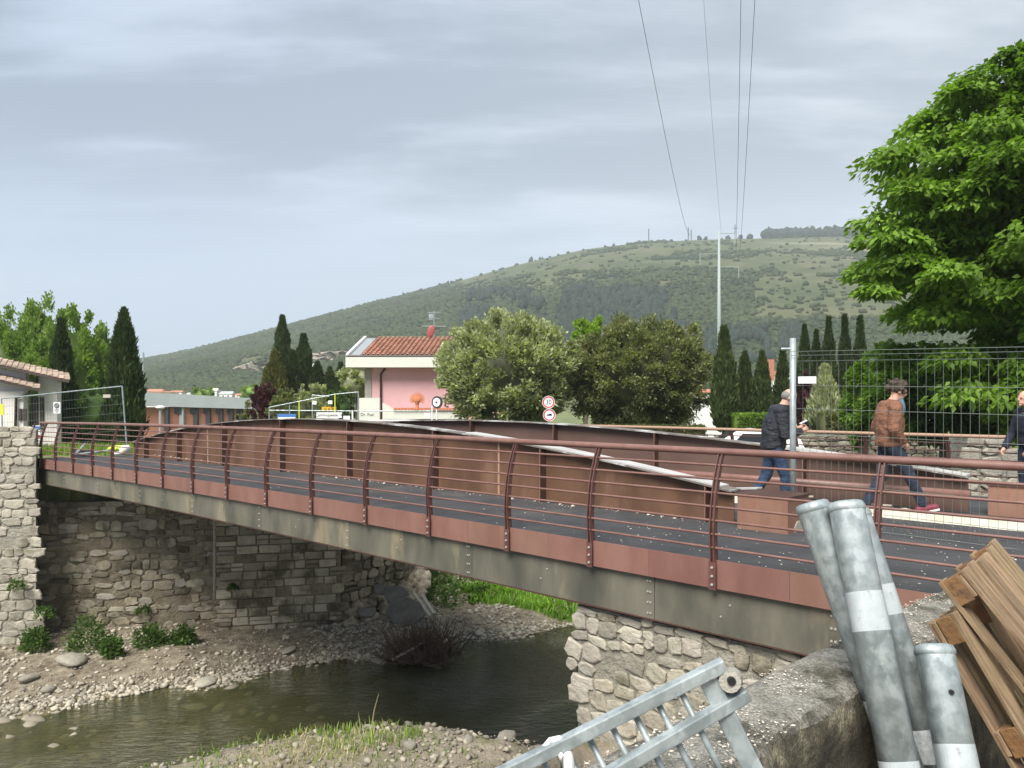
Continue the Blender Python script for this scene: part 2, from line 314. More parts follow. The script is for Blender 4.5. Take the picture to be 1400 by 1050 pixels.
# hill ground: grass, scrub, bare terraces
def hill_mat():
    m = bpy.data.materials.new('hill_ground'); m.use_nodes = True; t = m.node_tree; p = t.nodes['Principled BSDF']; p.inputs['Roughness'].default_value = 1; p.inputs['Specular IOR Level'].default_value = 0.1
    g = t.nodes.new('ShaderNodeNewGeometry')
    a = N(t, 'ShaderNodeTexNoise', i_Scale=0.02, i_Detail=8.0, i_Roughness=0.65); L(t, g.outputs['Position'], a.inputs['Vector'])
    r = ramp(t, [(0.38, (0.052, 0.068, 0.032)), (0.5, (0.076, 0.090, 0.043)), (0.62, (0.104, 0.108, 0.058))]); L(t, a.outputs[0], r.inputs[0])
    mp = N(t, 'ShaderNodeMapping'); mp.inputs['Scale'].default_value = (0.004, 0.004, 0.07); L(t, g.outputs['Position'], mp.inputs[0])
    b = N(t, 'ShaderNodeTexNoise', i_Scale=1.0, i_Detail=5.0, i_Roughness=0.6); L(t, mp.outputs[0], b.inputs['Vector'])
    r2 = ramp(t, [(0.52, 0.0), (0.60, 1.0)]); L(t, b.outputs[0], r2.inputs[0])
    sp = t.nodes.new('ShaderNodeSeparateXYZ'); L(t, g.outputs['Position'], sp.inputs[0])
    xr = ramp(t, [(0.45, 0.0), (0.75, 1.0)]); L(t, mathn(t, 'MULTIPLY', sp.outputs[0], 1/600), xr.inputs[0])
    c = mixc(t, mathn(t, 'MULTIPLY', mathn(t, 'MULTIPLY', r2.outputs[0], xr.outputs[0]), 0.75), r.outputs[0], (0.27, 0.235, 0.17))
    L(t, c, p.inputs['Base Color']); return m
M['hill'] = hill_mat()
M['meadow'] = mat('meadow', (0.09, 0.12, 0.04), 1.0, (0.18, 0.20, 0.08), 0.25, coords='World', bump=0.6, bscale=3)
M['cliff'] = mat('quarry_rock', (0.36, 0.32, 0.26), 1.0, (0.17, 0.16, 0.11), 0.05, coords='World', bump=1.0, bscale=0.2, bdist=2)
def bed_mat():
    m = bpy.data.materials.new('river_ground'); m.use_nodes = True; t = m.node_tree; p = t.nodes['Principled BSDF']; p.inputs['Roughness'].default_value = 1; p.inputs['Specular IOR Level'].default_value = 0.1
    g = t.nodes.new('ShaderNodeNewGeometry'); sp = t.nodes.new('ShaderNodeSeparateXYZ'); L(t, g.outputs['Position'], sp.inputs[0])
    a = N(t, 'ShaderNodeTexNoise', i_Scale=1.6, i_Detail=8.0, i_Roughness=0.7); L(t, g.outputs['Position'], a.inputs['Vector'])
    v = N(t, 'ShaderNodeTexVoronoi', i_Scale=5.0); L(t, g.outputs['Position'], v.inputs['Vector'])
    r = ramp(t, [(0.35, (0.15, 0.125, 0.09)), (0.65, (0.28, 0.245, 0.185))]); L(t, a.outputs[0], r.inputs[0])
    c1 = mixc(t, 0.5, r.outputs[0], v.outputs['Distance'], 'SOFT_LIGHT')
    r3 = ramp(t, [(0.3, (0.075, 0.068, 0.024)), (0.5, (0.15, 0.13, 0.05)), (0.68, (0.30, 0.25, 0.11))]); L(t, a.outputs[0], r3.inputs[0])
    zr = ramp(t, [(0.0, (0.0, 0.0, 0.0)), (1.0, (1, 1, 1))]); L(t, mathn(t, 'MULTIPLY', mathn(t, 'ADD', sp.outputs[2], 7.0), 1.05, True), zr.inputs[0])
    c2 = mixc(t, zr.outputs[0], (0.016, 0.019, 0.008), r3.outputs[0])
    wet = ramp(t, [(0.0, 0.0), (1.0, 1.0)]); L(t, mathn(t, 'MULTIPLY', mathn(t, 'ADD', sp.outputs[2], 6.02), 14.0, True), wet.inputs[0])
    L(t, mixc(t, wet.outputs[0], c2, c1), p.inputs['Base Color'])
    nb = N(t, 'ShaderNodeTexNoise', i_Scale=9.0, i_Detail=8.0, i_Roughness=0.7); L(t, g.outputs['Position'], nb.inputs['Vector'])
    bp = N(t, 'ShaderNodeBump', i_Strength=0.9, i_Distance=0.08); L(t, nb.outputs[0], bp.inputs['Height']); L(t, bp.outputs[0], p.inputs['Normal'])
    return m
M['bed'] = bed_mat()
def water_mat():
    m = bpy.data.materials.new('river_water'); m.use_nodes = True; t = m.node_tree; t.nodes.clear()
    out = t.nodes.new('ShaderNodeOutputMaterial')
    gl = N(t, 'ShaderNodeBsdfGlossy'); gl.inputs['Roughness'].default_value = 0.04; gl.inputs[0].default_value = (0.95, 0.97, 1, 1)
    tr = N(t, 'ShaderNodeBsdfTransparent'); tr.inputs[0].default_value = (0.66, 0.66, 0.46, 1)
    df = N(t, 'ShaderNodeBsdfDiffuse'); df.inputs[0].default_value = (0.085, 0.092, 0.045, 1)
    m1 = t.nodes.new('ShaderNodeMixShader'); m1.inputs[0].default_value = 0.36; L(t, tr.outputs[0], m1.inputs[1]); L(t, df.outputs[0], m1.inputs[2])
    fr = N(t, 'ShaderNodeFresnel', i_IOR=1.33)
    g = t.nodes.new('ShaderNodeNewGeometry'); mp = N(t, 'ShaderNodeMapping'); mp.inputs['Scale'].default_value = (1.0, 2.2, 1); mp.inputs['Rotation'].default_value = (0, 0, -0.4)
    L(t, g.outputs['Position'], mp.inputs[0])
    nb = N(t, 'ShaderNodeTexNoise', i_Scale=3.4, i_Detail=6.0, i_Roughness=0.6); L(t, mp.outputs[0], nb.inputs['Vector'])
    na = N(t, 'ShaderNodeTexNoise', i_Scale=0.28, i_Detail=2.0); L(t, g.outputs['Position'], na.inputs['Vector'])
    ra = ramp(t, [(0.42, 0.2), (0.6, 1.0)]); L(t, na.outputs[0], ra.inputs[0])
    sp = t.nodes.new('ShaderNodeSeparateXYZ'); L(t, g.outputs['Position'], sp.inputs[0])
    rx = ramp(t, [(0.0, 0.25), (1.0, 1.0)]); L(t, mathn(t, 'MULTIPLY', mathn(t, 'ADD', sp.outputs[0], 8.0), 0.1, True), rx.inputs[0])
    bp = N(t, 'ShaderNodeBump', i_Distance=0.22); L(t, nb.outputs[0], bp.inputs['Height']); L(t, mathn(t, 'MULTIPLY', mathn(t, 'MULTIPLY', ra.outputs[0], rx.outputs[0]), 1.7), bp.inputs['Strength'])
    L(t, bp.outputs[0], gl.inputs['Normal']); L(t, bp.outputs[0], fr.inputs['Normal'])
    m2 = t.nodes.new('ShaderNodeMixShader'); L(t, fr.outputs[0], m2.inputs[0]); L(t, m1.outputs[0], m2.inputs[1]); L(t, gl.outputs[0], m2.inputs[2])
    L(t, m2.outputs[0], out.inputs[0]); return m
M['water'] = water_mat()
# ------------------------------------------------------------------ numpy shape makers
t_ = (1+5**0.5)/2
ICO_V = np.array([(-1, t_, 0), (1, t_, 0), (-1, -t_, 0), (1, -t_, 0), (0, -1, t_), (0, 1, t_), (0, -1, -t_), (0, 1, -t_), (t_, 0, -1), (t_, 0, 1), (-t_, 0, -1), (-t_, 0, 1)])
ICO_V /= np.linalg.norm(ICO_V[0])
ICO_F = np.array([(0, 11, 5), (0, 5, 1), (0, 1, 7), (0, 7, 10), (0, 10, 11), (1, 5, 9), (5, 11, 4), (11, 10, 2), (10, 7, 6), (7, 1, 8), (3, 9, 4), (3, 4, 2), (3, 2, 6), (3, 6, 8), (3, 8, 9), (4, 9, 5), (2, 4, 11), (6, 2, 10), (8, 6, 7), (9, 8, 1)])
def subdiv(V, F):
    V = [tuple(v) for v in V]; cache = {}; out = []
    def mid(a, b):
        k = (min(a, b), max(a, b))
        if k not in cache:
            m = (np.array(V[a])+np.array(V[b])); m /= np.linalg.norm(m); V.append(tuple(m)); cache[k] = len(V)-1
        return cache[k]
    for a, b, c in F:
        x, y, z = mid(a, b), mid(b, c), mid(c, a)
        out += [(a, x, z), (b, y, x), (c, z, y), (x, y, z)]
    return np.array(V), np.array(out)
ICO2_V, ICO2_F = subdiv(ICO_V, ICO_F)
def randrot(n):
    q = rng.normal(size=(n, 4)); q /= np.linalg.norm(q, axis=1, keepdims=True); w, x, y, z = q.T
    return np.stack([np.stack([1-2*(y*y+z*z), 2*(x*y-z*w), 2*(x*z+y*w)], -1), np.stack([2*(x*y+z*w), 1-2*(x*x+z*z), 2*(y*z-x*w)], -1), np.stack([2*(x*z-y*w), 2*(y*z+x*w), 1-2*(x*x+y*y)], -1)], 1)
def blobs(P, sx, jit=0.22, flat=0.6, base=None, upright=False):
    """many lumps merged: P centres, sx sizes; returns V, F"""
    bv, bf = base or (ICO_V, ICO_F); n = len(P); k = len(bv)
    v = np.repeat(bv[None], n, 0) * (1+rng.uniform(-jit, jit, (n, k, 1)))
    sc = np.stack([rng.uniform(0.7, 1.3, n), rng.uniform(0.6, 1.1, n), flat*rng.uniform(0.7, 1.2, n)], -1)[:, None, :]
    if upright:
        v = v*sc
    else:
        R = randrot(n); v = np.einsum('nij,nkj->nki', R, v*np.array([1.25, 0.9, 0.7])); v[..., 2] *= flat+0.1
    v = v*np.asarray(sx)[:, None, None] + np.asarray(P)[:, None, :]
    f = bf[None]+(np.arange(n)*k)[:, None, None]
    return v.reshape(-1, 3), f.reshape(-1, 3)
def leaves(P, D, size, width=0.5, droop=0.3, tilt=0.8):
    """folded diamond leaves at P pointing along D"""
    n = len(P); size = np.broadcast_to(size, n)[:, None]*rng.uniform(0.7, 1.3, (n, 1))
    D = D + rng.normal(size=(n, 3))*tilt; D /= np.linalg.norm(D, axis=1, keepdims=True)+1e-9
    U = rng.normal(size=(n, 3))*0.5+np.array([0, 0, 1.0]); Sd = np.cross(D, U); Sd /= np.linalg.norm(Sd, axis=1, keepdims=True)+1e-9
    Nn = np.cross(Sd, D)
    a = P; tip = P+D*size - np.array([0, 0, 1])*droop*size
    m = P+D*size*0.45+Nn*size*0.06
    l = m+Sd*size*width*0.5-Nn*size*0.10; r = m-Sd*size*width*0.5-Nn*size*0.10
    V = np.stack([a, l, tip, r], 1).reshape(-1, 3)
    b = (np.arange(n)*4)[:, None]
    F = np.concatenate([b+np.array([[0, 3, 2]]), b+np.array([[0, 2, 1]])], 0)
    return V, F
def merge(parts):
    V = []; F = []; b = 0
    for v, f in parts:
        V.append(v); F.append(np.asarray(f)+b); b += len(v)
    return np.concatenate(V), np.concatenate(F)
def vnoise(X, Y, sc, seed=0.0):
    """cheap smooth value noise on arrays"""
    x = X/sc+seed*17.3; y = Y/sc+seed*9.1
    xi = np.floor(x).astype(np.int64); yi = np.floor(y).astype(np.int64); fx = x-xi; fy = y-yi
    fx = fx*fx*(3-2*fx); fy = fy*fy*(3-2*fy)
    def h(a, b):
        k = (a*374761393 + b*668265263 + int(seed*1000)*69069) & 0x7fffffff
        k = ((k ^ (k >> 13))*1274126177) & 0x7fffffff
        return ((k ^ (k >> 16)) & 0xffff)/65535.0
    return (h(xi, yi)*(1-fx)*(1-fy)+h(xi+1, yi)*fx*(1-fy)+h(xi, yi+1)*(1-fx)*fy+h(xi+1, yi+1)*fx*fy)*2-1
def fbm(X, Y, sc, o=4, seed=0.0):
    return sum(vnoise(X, Y, sc/2**i, seed+i)*0.5**i for i in range(o))
def sm(x, a, b):
    t = np.clip((x-a)/(b-a), 0, 1); return t*t*(3-2*t)

# ------------------------------------------------------------------ terrain
WATER = -6.0
def far_wall(X): return np.where(X < -14.9, 22.45+0.1*(X+14.1), np.where(X < -5.3, 23.8+0.24*(X+14.2), 25.95+0.45*(X+5.3)))
def shore(X): return np.interp(X, [-60, -12.5, -5.1, 0, 2.2, 60], [2, 18.7, 22.2, 24.9, 25.6, 51])
def crest_y(X): return np.interp(X, [-40, -5, -0.6, 0.0, 0.45, 0.85, 9, 12, 16, 60], [3.0, 6.0, 6.5, 6.4, 7.3, 9.3, 10.5, 14, 26, 45])
def crest_z(X): return np.interp(X, [-40, -6, -4.3, -3.7, -2.9, -2.3, -1.1, 0, 0.45, 0.85, 2.2, 3.5, 60], [-3, -2.2, -1.66, -1.50, -1.33, -1.19, -1.16, -1.24, -1.75, -2.35, -2.0, -0.55, -0.5])
def plateau(X, Y): return np.maximum(-0.2-np.maximum(Y-27, 0)*0.045, -2.4)
def height(X, Y):
    n = fbm(X, Y, 2.2, 4, 1.0)
    sh = shore(X)+0.5*vnoise(X, Y*0, 1.7, 3.0); d = Y-sh
    slope = np.interp(X, [-9, -2], [0.055, 0.30])
    under = np.maximum(WATER+d*slope, -7.3)+0.09*n
    beach = WATER+np.minimum(np.maximum(d, 0)*0.22, 0.35)+np.maximum(d-1.2, 0)*0.045+0.10*n*np.clip(d*2, 0, 1)
    far = np.where(d < 0, under, beach)
    back = Y-far_wall(X)
    lb = np.interp(X, [-5.3, -3, 1, 3], [0.2, 1.0, 6.5, 8.0])
    ramp_ = sm(back, lb, lb+6.5)
    rise = np.where(X < -5.1, (back > 0.45)*1.0, ramp_)
    far = far*(1-rise)+(plateau(X, Y)+0.05*n*(X > -20))*rise+np.where(X >= -5.1, 0.35*fbm(X, Y, 1.2, 3, 5)*ramp_*(1-ramp_)*4*0.5, 0)
    cy = crest_y(X)+0.25*vnoise(X, X*0, 0.9, 2.0)
    nb = crest_z(X)+0.045*fbm(X, Y, 0.8, 4, 7)-np.maximum(Y-cy, 0)*1.15-np.maximum(cy-1.2-Y, 0)*0.02
    nb = np.where(Y < cy, nb+0.0, nb)
    return np.maximum(far, nb)
def axis(fine0, fine1, step, lo, hi, g=1.25):
    a = list(np.arange(fine0, fine1+1e-6, step)); s = step
    while a[-1] < hi: s *= g; a.append(min(a[-1]+s, hi))
    s = step; b = []; x = fine0
    while x > lo: s *= g; x = max(x-s, lo); b.append(x)
    return np.array(b[::-1]+a)
ax = axis(-18, 6, 0.16, -3000, 3000); ay = axis(4.0, 33, 0.16, -300, 3500)
GX, GY = np.meshgrid(ax, ay); GZ = height(GX, GY)
nx, ny = len(ax), len(ay)
idx = np.arange(nx*ny).reshape(ny, nx)
F = np.stack([idx[:-1, :-1], idx[:-1, 1:], idx[1:, 1:], idx[1:, :-1]], -1).reshape(-1, 4)
me = newmesh('ground', np.stack([GX, GY, GZ], -1), F, None, True)
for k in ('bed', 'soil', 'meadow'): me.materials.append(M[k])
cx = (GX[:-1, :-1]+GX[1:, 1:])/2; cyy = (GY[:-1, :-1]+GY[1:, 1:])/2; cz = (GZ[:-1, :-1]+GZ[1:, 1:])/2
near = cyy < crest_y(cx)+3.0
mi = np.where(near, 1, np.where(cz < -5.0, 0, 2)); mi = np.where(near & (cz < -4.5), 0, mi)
mi = np.where((cyy > far_wall(cx)+0.8) & (cx > -3.5) & ~near, 2, mi)
me.polygons.foreach_set('material_index', mi.astype(np.int32).ravel())
tag(link('ground', me), kind='structure')
def hz(x, y): return float(height(np.array([x], float), np.array([y], float))[0])
wx = axis(-30, 14, 1.0, -400, 400); wy = axis(6, 40, 1.0, -200, 300)
A, B = np.meshgrid(wx, wy); ii = np.arange(A.size).reshape(A.shape)
F = np.stack([ii[:-1, :-1], ii[:-1, 1:], ii[1:, 1:], ii[1:, :-1]], -1).reshape(-1, 4)
tag(link('river_water', newmesh('river_water', np.stack([A, B, A*0+WATER], -1), F, M['water'], True)), kind='structure')

# ------------------------------------------------------------------ hills
def ridge(r):   # tangent of elevation of the skyline against r = X/Y
    px = 700+1050*r
    y = np.interp(px, [-900, -300, 100, 185, 250, 330, 400, 500, 600, 700, 800, 880, 960, 1045, 1180, 1400, 1900, 2600], [545, 530, 500, 491, 479, 459, 441, 414, 389, 361, 338, 328.5, 325, 323, 319, 330, 400, 500])
    return (548-y)/1050
RY = 1150.0
def hill_z(X, Y):
    r = X/Y; H = ridge(r)*RY
    t = (Y-330)/(RY-330)
    prof = np.where(t < 1, np.clip(t, 0, 1)**0.82, 1-0.35*np.clip(t-1, 0, 3))
    n = fbm(X, Y, 190, 5, 11)
    return -2.5+(H+1)*prof*(1+0.10*n*np.clip(1-t, 0, 1)*np.clip(t*4, 0, 1)*1.2)
hr = np.linspace(-1.6, 2.0, 300); hy = np.concatenate([np.linspace(325, RY, 120), np.linspace(RY+25, 2600, 24)])
R_, Y_ = np.meshgrid(hr, hy); X_ = R_*Y_; Z_ = hill_z(X_, Y_)
ii = np.arange(X_.size).reshape(X_.shape)
F = np.stack([ii[:-1, :-1], ii[:-1, 1:], ii[1:, 1:], ii[1:, :-1]], -1).reshape(-1, 4)
tag(link('hill', newmesh('hill', np.stack([X_, Y_, Z_], -1), F, M['hill'], True)), kind='structure')
# bushes: dense on the left and low, sparse on the upper grass; all sampled over the hill's own surface
n = 80000
r = rng.uniform(-0.62, 0.62, n); Yb = 345+(RY-345)*rng.uniform(0, 1, n)**1.15; Xb = r*Yb; tt = (Yb-330)/(RY-330)
pxb = 700+1050*r; zb = hill_z(Xb, Yb); yy = 548-(zb-1.6)/Yb*1050
top = 548-ridge(r)*1050; below = (yy-top)                     # angle below the skyline
clump = fbm(Xb, Yb, 75, 3, 21)
wood_lim = np.interp(Xb/Yb, [-0.5, -0.2, -0.1, 0.05, 0.25, 0.5], [-30, -15, 8, 40, 62, 70])
p = sm(below, wood_lim-14, wood_lim+14)*0.85+0.0
p = np.maximum(p, 0.02+0.55*(clump > 0.36))
bare = (np.exp(-(((pxb-375)/65)**2+((yy-500)/16)**2)) > 0.5)
terr = (pxb > 1030) & (yy > 378) & (yy < 435)
p = np.where(bare, 0.05, p); p = np.where(terr, p*0.10, p)
keep = rng.uniform(0, 1, n) < p*0.55*(1+1.0*(1-tt))
Xb, Yb, zb = Xb[keep], Yb[keep], zb[keep]
sz = rng.uniform(1.0, 3.1, len(Xb))*(0.7+Yb/2400)
V, F = blobs(np.stack([Xb, Yb, zb+sz*0.3], -1), sz, 0.25, 0.8, (ICO_V, ICO_F), True)
tag(link('hill_scrub', newmesh('hill_scrub', V, F, M['hillbush'], True)), kind='stuff')
# dark pine plantation bands and the pines along the skyline
P = []
for _ in range(60000):
    px = random.uniform(630, 1180); yv = random.uniform(395, 505)
    a = 401+8*math.sin(px/23)+5*math.sin(px/9); lim = np.interp(px, [640, 700, 775, 905, 930, 1180], [402, 402, 398, 402, 455, 455])
    hi = np.interp(px, [640, 905, 930, 1180], [505, 505, 500, 500])
    if yv < lim+random.gauss(0, 3) or yv > hi: continue
    if px < 770 and yv < 450 and fbm(np.array([px*1.0]), np.array([yv*1.0]), 22, 2, 9)[0] < 0.15: continue
    if px > 905 and fbm(np.array([px*1.0]), np.array([yv*1.0]), 26, 2, 4)[0] < 0.2: continue
    rr = (px-700)/1050; want = (548-yv)/1050
    lo, hi2 = 340.0, RY
    for _k in range(14):
        m = (lo+hi2)/2
        if (float(hill_z(np.array([rr*m]), np.array([m]))[0])-1.6)/m < want: lo = m
        else: hi2 = m
    P.append((rr*lo, lo, float(hill_z(np.array([rr*lo]), np.array([lo]))[0])))
    if len(P) > 3200: break
P = np.array(P); sz = rng.uniform(1.6, 2.7, len(P))*(0.6+P[:, 1]/1600)
V1, F1 = blobs(P+np.stack([P[:, 0]*0, P[:, 0]*0, sz*1.3], -1), sz, 0.2, 1.9, None, True)
Q = []
def ridge_pts(a, b, n, lo, hi):
    for _ in range(n):
        px = random.uniform(a, b); rr = (px-700)/1050; y = random.uniform(RY-25, RY+25)
        z = float(hill_z(np.array([rr*y]), np.array([y]))[0]); Q.append((rr*y, y, z, random.uniform(lo, hi)))
ridge_pts(1046, 1112, 170, 4, 6.5); ridge_pts(1118, 1260, 260, 4, 6.5)
for px, s in ((727, 3.5), (740, 4), (600, 3), (612, 2.5), (552, 2.5), (500, 2.5), (957, 3.5), (964, 3), (996, 4.5), (1012, 4.0), (1026, 4), (899, 2), (873, 2), (840, 1.8)): ridge_pts(px-1.5, px+1.5, 2, s*0.8, s)
Q = np.array(Q); V2, F2 = blobs(np.stack([Q[:, 0], Q[:, 1], Q[:, 2]+Q[:, 3]*0.75], -1), Q[:, 3], 0.3, 1.5, (ICO2_V, ICO2_F), True)
V, F = merge([(V1, F1), (V2, F2)])
tag(link('hill_pines', newmesh('hill_pines', V, F, M['hillpine'], True)), kind='stuff')
# quarry face
def quarry(name, label, px, yv, w, h, Y0):
    rr = (px-700)/1050; n = 14; V = []; F = []
    for j in range(n):
        for i in range(n):
            a = (i/(n-1)-0.5)*2; b = (j/(n-1)-0.5)*2
            X = rr*Y0+a*w; Yq = Y0+abs(a)*12+b*10; Z = 1.6+(548-yv)/1050*Y0+b*h*(1-0.5*a*a)
            V.append((X+random.gauss(0, 1.5), Yq+random.gauss(0, 3), Z+random.gauss(0, 0.7)))
    for j in range(n-1):
        for i in range(n-1): F.append((j*n+i, j*n+i+1, (j+1)*n+i+1, (j+1)*n+i))
    o = link(name, newmesh(name, V, F, M['cliff'])); o['kind'] = 'structure'
def hit(px, yv):
    rr = (px-700)/1050; want = (548-yv)/1050; lo, hi2 = 335.0, RY
    for _k in range(16):
        m = (lo+hi2)/2
        if (float(hill_z(np.array([rr*m]), np.array([m]))[0])-1.6)/m < want: lo = m
        else: hi2 = m
    return lo
for a in ((340, 507, 15, 5.5), (436, 494, 17, 6.5), (388, 502, 10, 3.5), (462, 490, 7, 5)): quarry('hill_cliff', '', *a, hit(a[0], a[1])-9)

# ------------------------------------------------------------------ bridge frame of reference
DU = Vector((-0.7246, 0.6892, 0)); DN = Vector((0.6892, 0.7246, 0))
def camber(u): 
    t = max(0.0, min(1.0, (u-15)/18.5)); return -0.15*t*t*(1 if True else 0)-0.0
def P3(u, w, z=0.0, c=True): return Vector((10.07-0.7246*u+0.6892*w, 0.6892*u+0.7246*w, z+(camber(u) if c else 0)))
U_END = 34.0
bridge = thing('bridge', 'rust-brown steel girder bridge with curved side railing and asphalt footpath over the river', 'bridge', tuple(P3(20, 4, 0)))
bridge.location = (0, 0, 0)
def strip(pts_a, pts_b):  # quads between two polylines
    V = list(pts_a)+list(pts_b); k = len(pts_a)
    return V, [(i, i+1, k+i+1, k+i) for i in range(k-1)]
us = [4+1.0*i for i in range(31)]; us[-1] = U_END
# footpath and roadway asphalt: top sheet with thickness
def slab(name, m, u0, u1, w0, w1, z0, z1, parent, n=None, skew=0.0):
    n = n or max(1, int(abs(u1-u0)/0.75)); b = MB(); rows = []
    for i in range(n+1):
        u = u0+(u1-u0)*i/n
        rows.append([P3(u, w0, z0), P3(u+0, w1, z0), P3(u, w1, z1), P3(u, w0, z1)])
    V = [v for r_ in rows for v in r_]; F = []
    for i in range(n):
        a = 4*i; c = 4*(i+1)
        for k in range(4): F.append((a+k, a+(k+1) % 4, c+(k+1) % 4, c+k))
    F.append((3, 2, 1, 0)); F.append((4*n, 4*n+1, 4*n+2, 4*n+3))
    b.add(V, F); return b.build(name, m, parent)
slab('footpath_deck', M['asphalt'], 7.2, U_END, 0.06, 2.26, -0.20, -0.02, bridge)
slab('roadway_deck', M['asphalt'], 7.2, U_END, 2.28, 5.90, -0.20, -0.024, bridge)
slab('footpath_deck', M['asphalt'], 7.2, U_END, 5.92, 8.0, -0.20, -0.02, bridge)
slab('soffit', M['beam'], 9.6, U_END-0.4, 0.45, 7.6, -0.62, -0.21, bridge)
# edge beam in plates with 3 mm joints, studs in pairs beside each joint
def edge_beam(w, sgn, joints, full=True):
    for a, b_ in zip(joints[:-1], joints[1:]):
        n = 5; V = []; F = []
        for i in range(n+1):
            u = a+0.004+(b_-a-0.008)*i/n
            zt = -0.262; zb = -0.74-(0.05*max(0, (12-u)/4) if u < 12 else 0)
            V += [P3(u, w, zb), P3(u, w, zt), P3(u, w+sgn*0.04, zt), P3(u, w+sgn*0.04, zb)]
        for i in range(n):
            p_, q_ = 4*i, 4*i+4
            for k in range(4): F.append((p_+k, q_+k, q_+(k+1) % 4, p_+(k+1) % 4))
        F.append((0, 1, 2, 3)); F.append((4*n+3, 4*n+2, 4*n+1, 4*n))
        o = MB().add(V, F).build('edge_beam_plate', M['beam'], bridge)
        if full:
            sb = MB()
            for k, du in ((0, 0.06), (1, 0.06), (2, 0.06), (3, 0.06)):
                for d2 in (0.05, 0.085): sb.disc(P3(a+d2, w-0.004, -0.34-0.115*k), 0.011, -DN, 0.012, 8)
                if 1 <= k <= 2: sb.disc(P3((a+b_)/2+0.1*k, w-0.004, -0.30-0.13*k), 0.010, -DN, 0.012, 8)
            sb.build('stud', M['bolt'], o, kind='stuff')
jts = [8.4, 9.9, 11.86, 14.7, 17.5, 20.3, 23.1, 25.9, 28.7, 31.4, 33.9]
edge_beam(0.075, 1, jts); edge_beam(7.95, -1, jts[1:], False)
slab('beam_flange', M['corten_dark'], 8.4, 33.9, 0.06, 0.2, -0.755, -0.742, bridge)
# railing
def post_w(z):   # how far the post leans towards the deck at height z
    return float(np.interp(z, [-0.28, 0.0, 0.3, 0.6, 0.85, 1.06], [0.0, -0.012, -0.030, 0.0, 0.062, 0.15]))
def post_z(s): return -0.28+1.34*s
zs = [-0.28, -0.1, 0.05, 0.2, 0.35, 0.5, 0.65, 0.8, 0.93, 1.06]
def post_mesh(sgn, plates=True):
    b = MB()
    for s2 in (-1, 1):
        V = []; F = []
        for z in zs:
            dd = float(np.interp(z, [-0.28, 0.2, 1.06], [0.085, 0.075, 0.05])); w = post_w(z)
            for (uu, ww) in ((s2*0.020-0.006, w-0.02), (s2*0.020+0.006, w-0.02), (s2*0.020+0.006, w-0.02+dd), (s2*0.020-0.006, w-0.02+dd)):
                V.append(DU*uu+DN*(ww*sgn)+Vector((0, 0, z)))
        for i in range(len(zs)-1):
            for k in range(4): F.append((4*i+k, 4*i+(k+1) % 4, 4*i+4+(k+1) % 4, 4*i+4+k))
        F.append((3, 2, 1, 0)); e = 4*len(zs)-4; F.append((e, e+1, e+2, e+3))
        b.add(V, F)
    # spacer web between the two plates, set back
    V = []; F = []
    for z in zs:
        w = post_w(z)
        for (uu, ww) in ((-0.014, w+0.012), (0.014, w+0.012), (0.014, w+0.02), (-0.014, w+0.02)): V.append(DU*uu+DN*(ww*sgn)+Vector((0, 0, z)))
    for i in range(len(zs)-1):
        for k in range(4): F.append((4*i+k, 4*i+(k+1) % 4, 4*i+4+(k+1) % 4, 4*i+4+k))
    b.add(V, F)
    return newmesh('railing_post', b.V, b.F, M['post'])
pm = post_mesh(1); pm_far = post_mesh(-1)
bp = MB(); bp.box((0, 0, -0.145), (0.078, 0.010, 0.275), Matrix.Rotation(math.atan2(DU.y, DU.x), 3, 'Z')); bpm = newmesh('base_plate', [Vector(v)-DN*0.027 for v in bp.V], bp.F, M['post'])
bm_ = MB(); bm_.disc((0, 0, 0), 0.0145, -DN, 0.012, 8); bm_.disc(tuple(-DN*0.007), 0.007, -DN, 0.010, 6); bm_ = newmesh('bolt', bm_.V, bm_.F, M['bolt'])
def u_of_px(px, w=0.0):
    r = (px-700)/1050; return (10.07+0.6892*w-0.7246*w*r)/(0.7246+0.6892*r)
post_px = [41, 56, 76, 100, 126.5, 154, 186.5, 222.6, 263.6, 310.8, 364.5, 426.5, 500.5, 587, 694.5, 807.7, 975.6, 1199]
post_u = [u_of_px(p_) for p_ in post_px]+[8.05, 6.6]
for u in post_u:
    o = link('railing_post', pm, bridge, tuple(P3(u, 0)))
    link('base_plate', bpm, o)
    for k in range(3): link('bolt', bm_, o, tuple(-DN*0.036+Vector((0, 0, -0.06-0.085*k))))
for px in (857, 930, 1004, 1091, 1186, 1298):
    link('railing_post', pm_far, bridge, tuple(P3(u_of_px(px, 8.0), 8.0, -0.08)))
for k in range(9): link('railing_post', pm_far, bridge, tuple(P3(20.5+1.5*k, 8.0, -0.08)))
for k in range(1, 8):
    z = 1.085*k/8; w = post_w(z)+0.012
    MB().tube([P3(u, w, z) for u in np.linspace(5.6, U_END-0.1, 40)], 0.0125, 8).build('rail_rod', M['rail'], bridge, True)
    MB().tube([P3(u, 8.0-w, z-0.08) for u in np.linspace(9.0, U_END, 30)], 0.012, 5).build('rail_rod', M['post'], bridge, True)
MB().tube([P3(u, 0.165, 1.085) for u in np.linspace(5.4, U_END, 60)], 0.036, 16).build('handrail', M['rail'], bridge, True)
MB().tube([P3(u, 7.84, 1.0) for u in np.linspace(9.0, U_END, 40)], 0.033, 10).build('handrail', M['weld'], bridge, True)
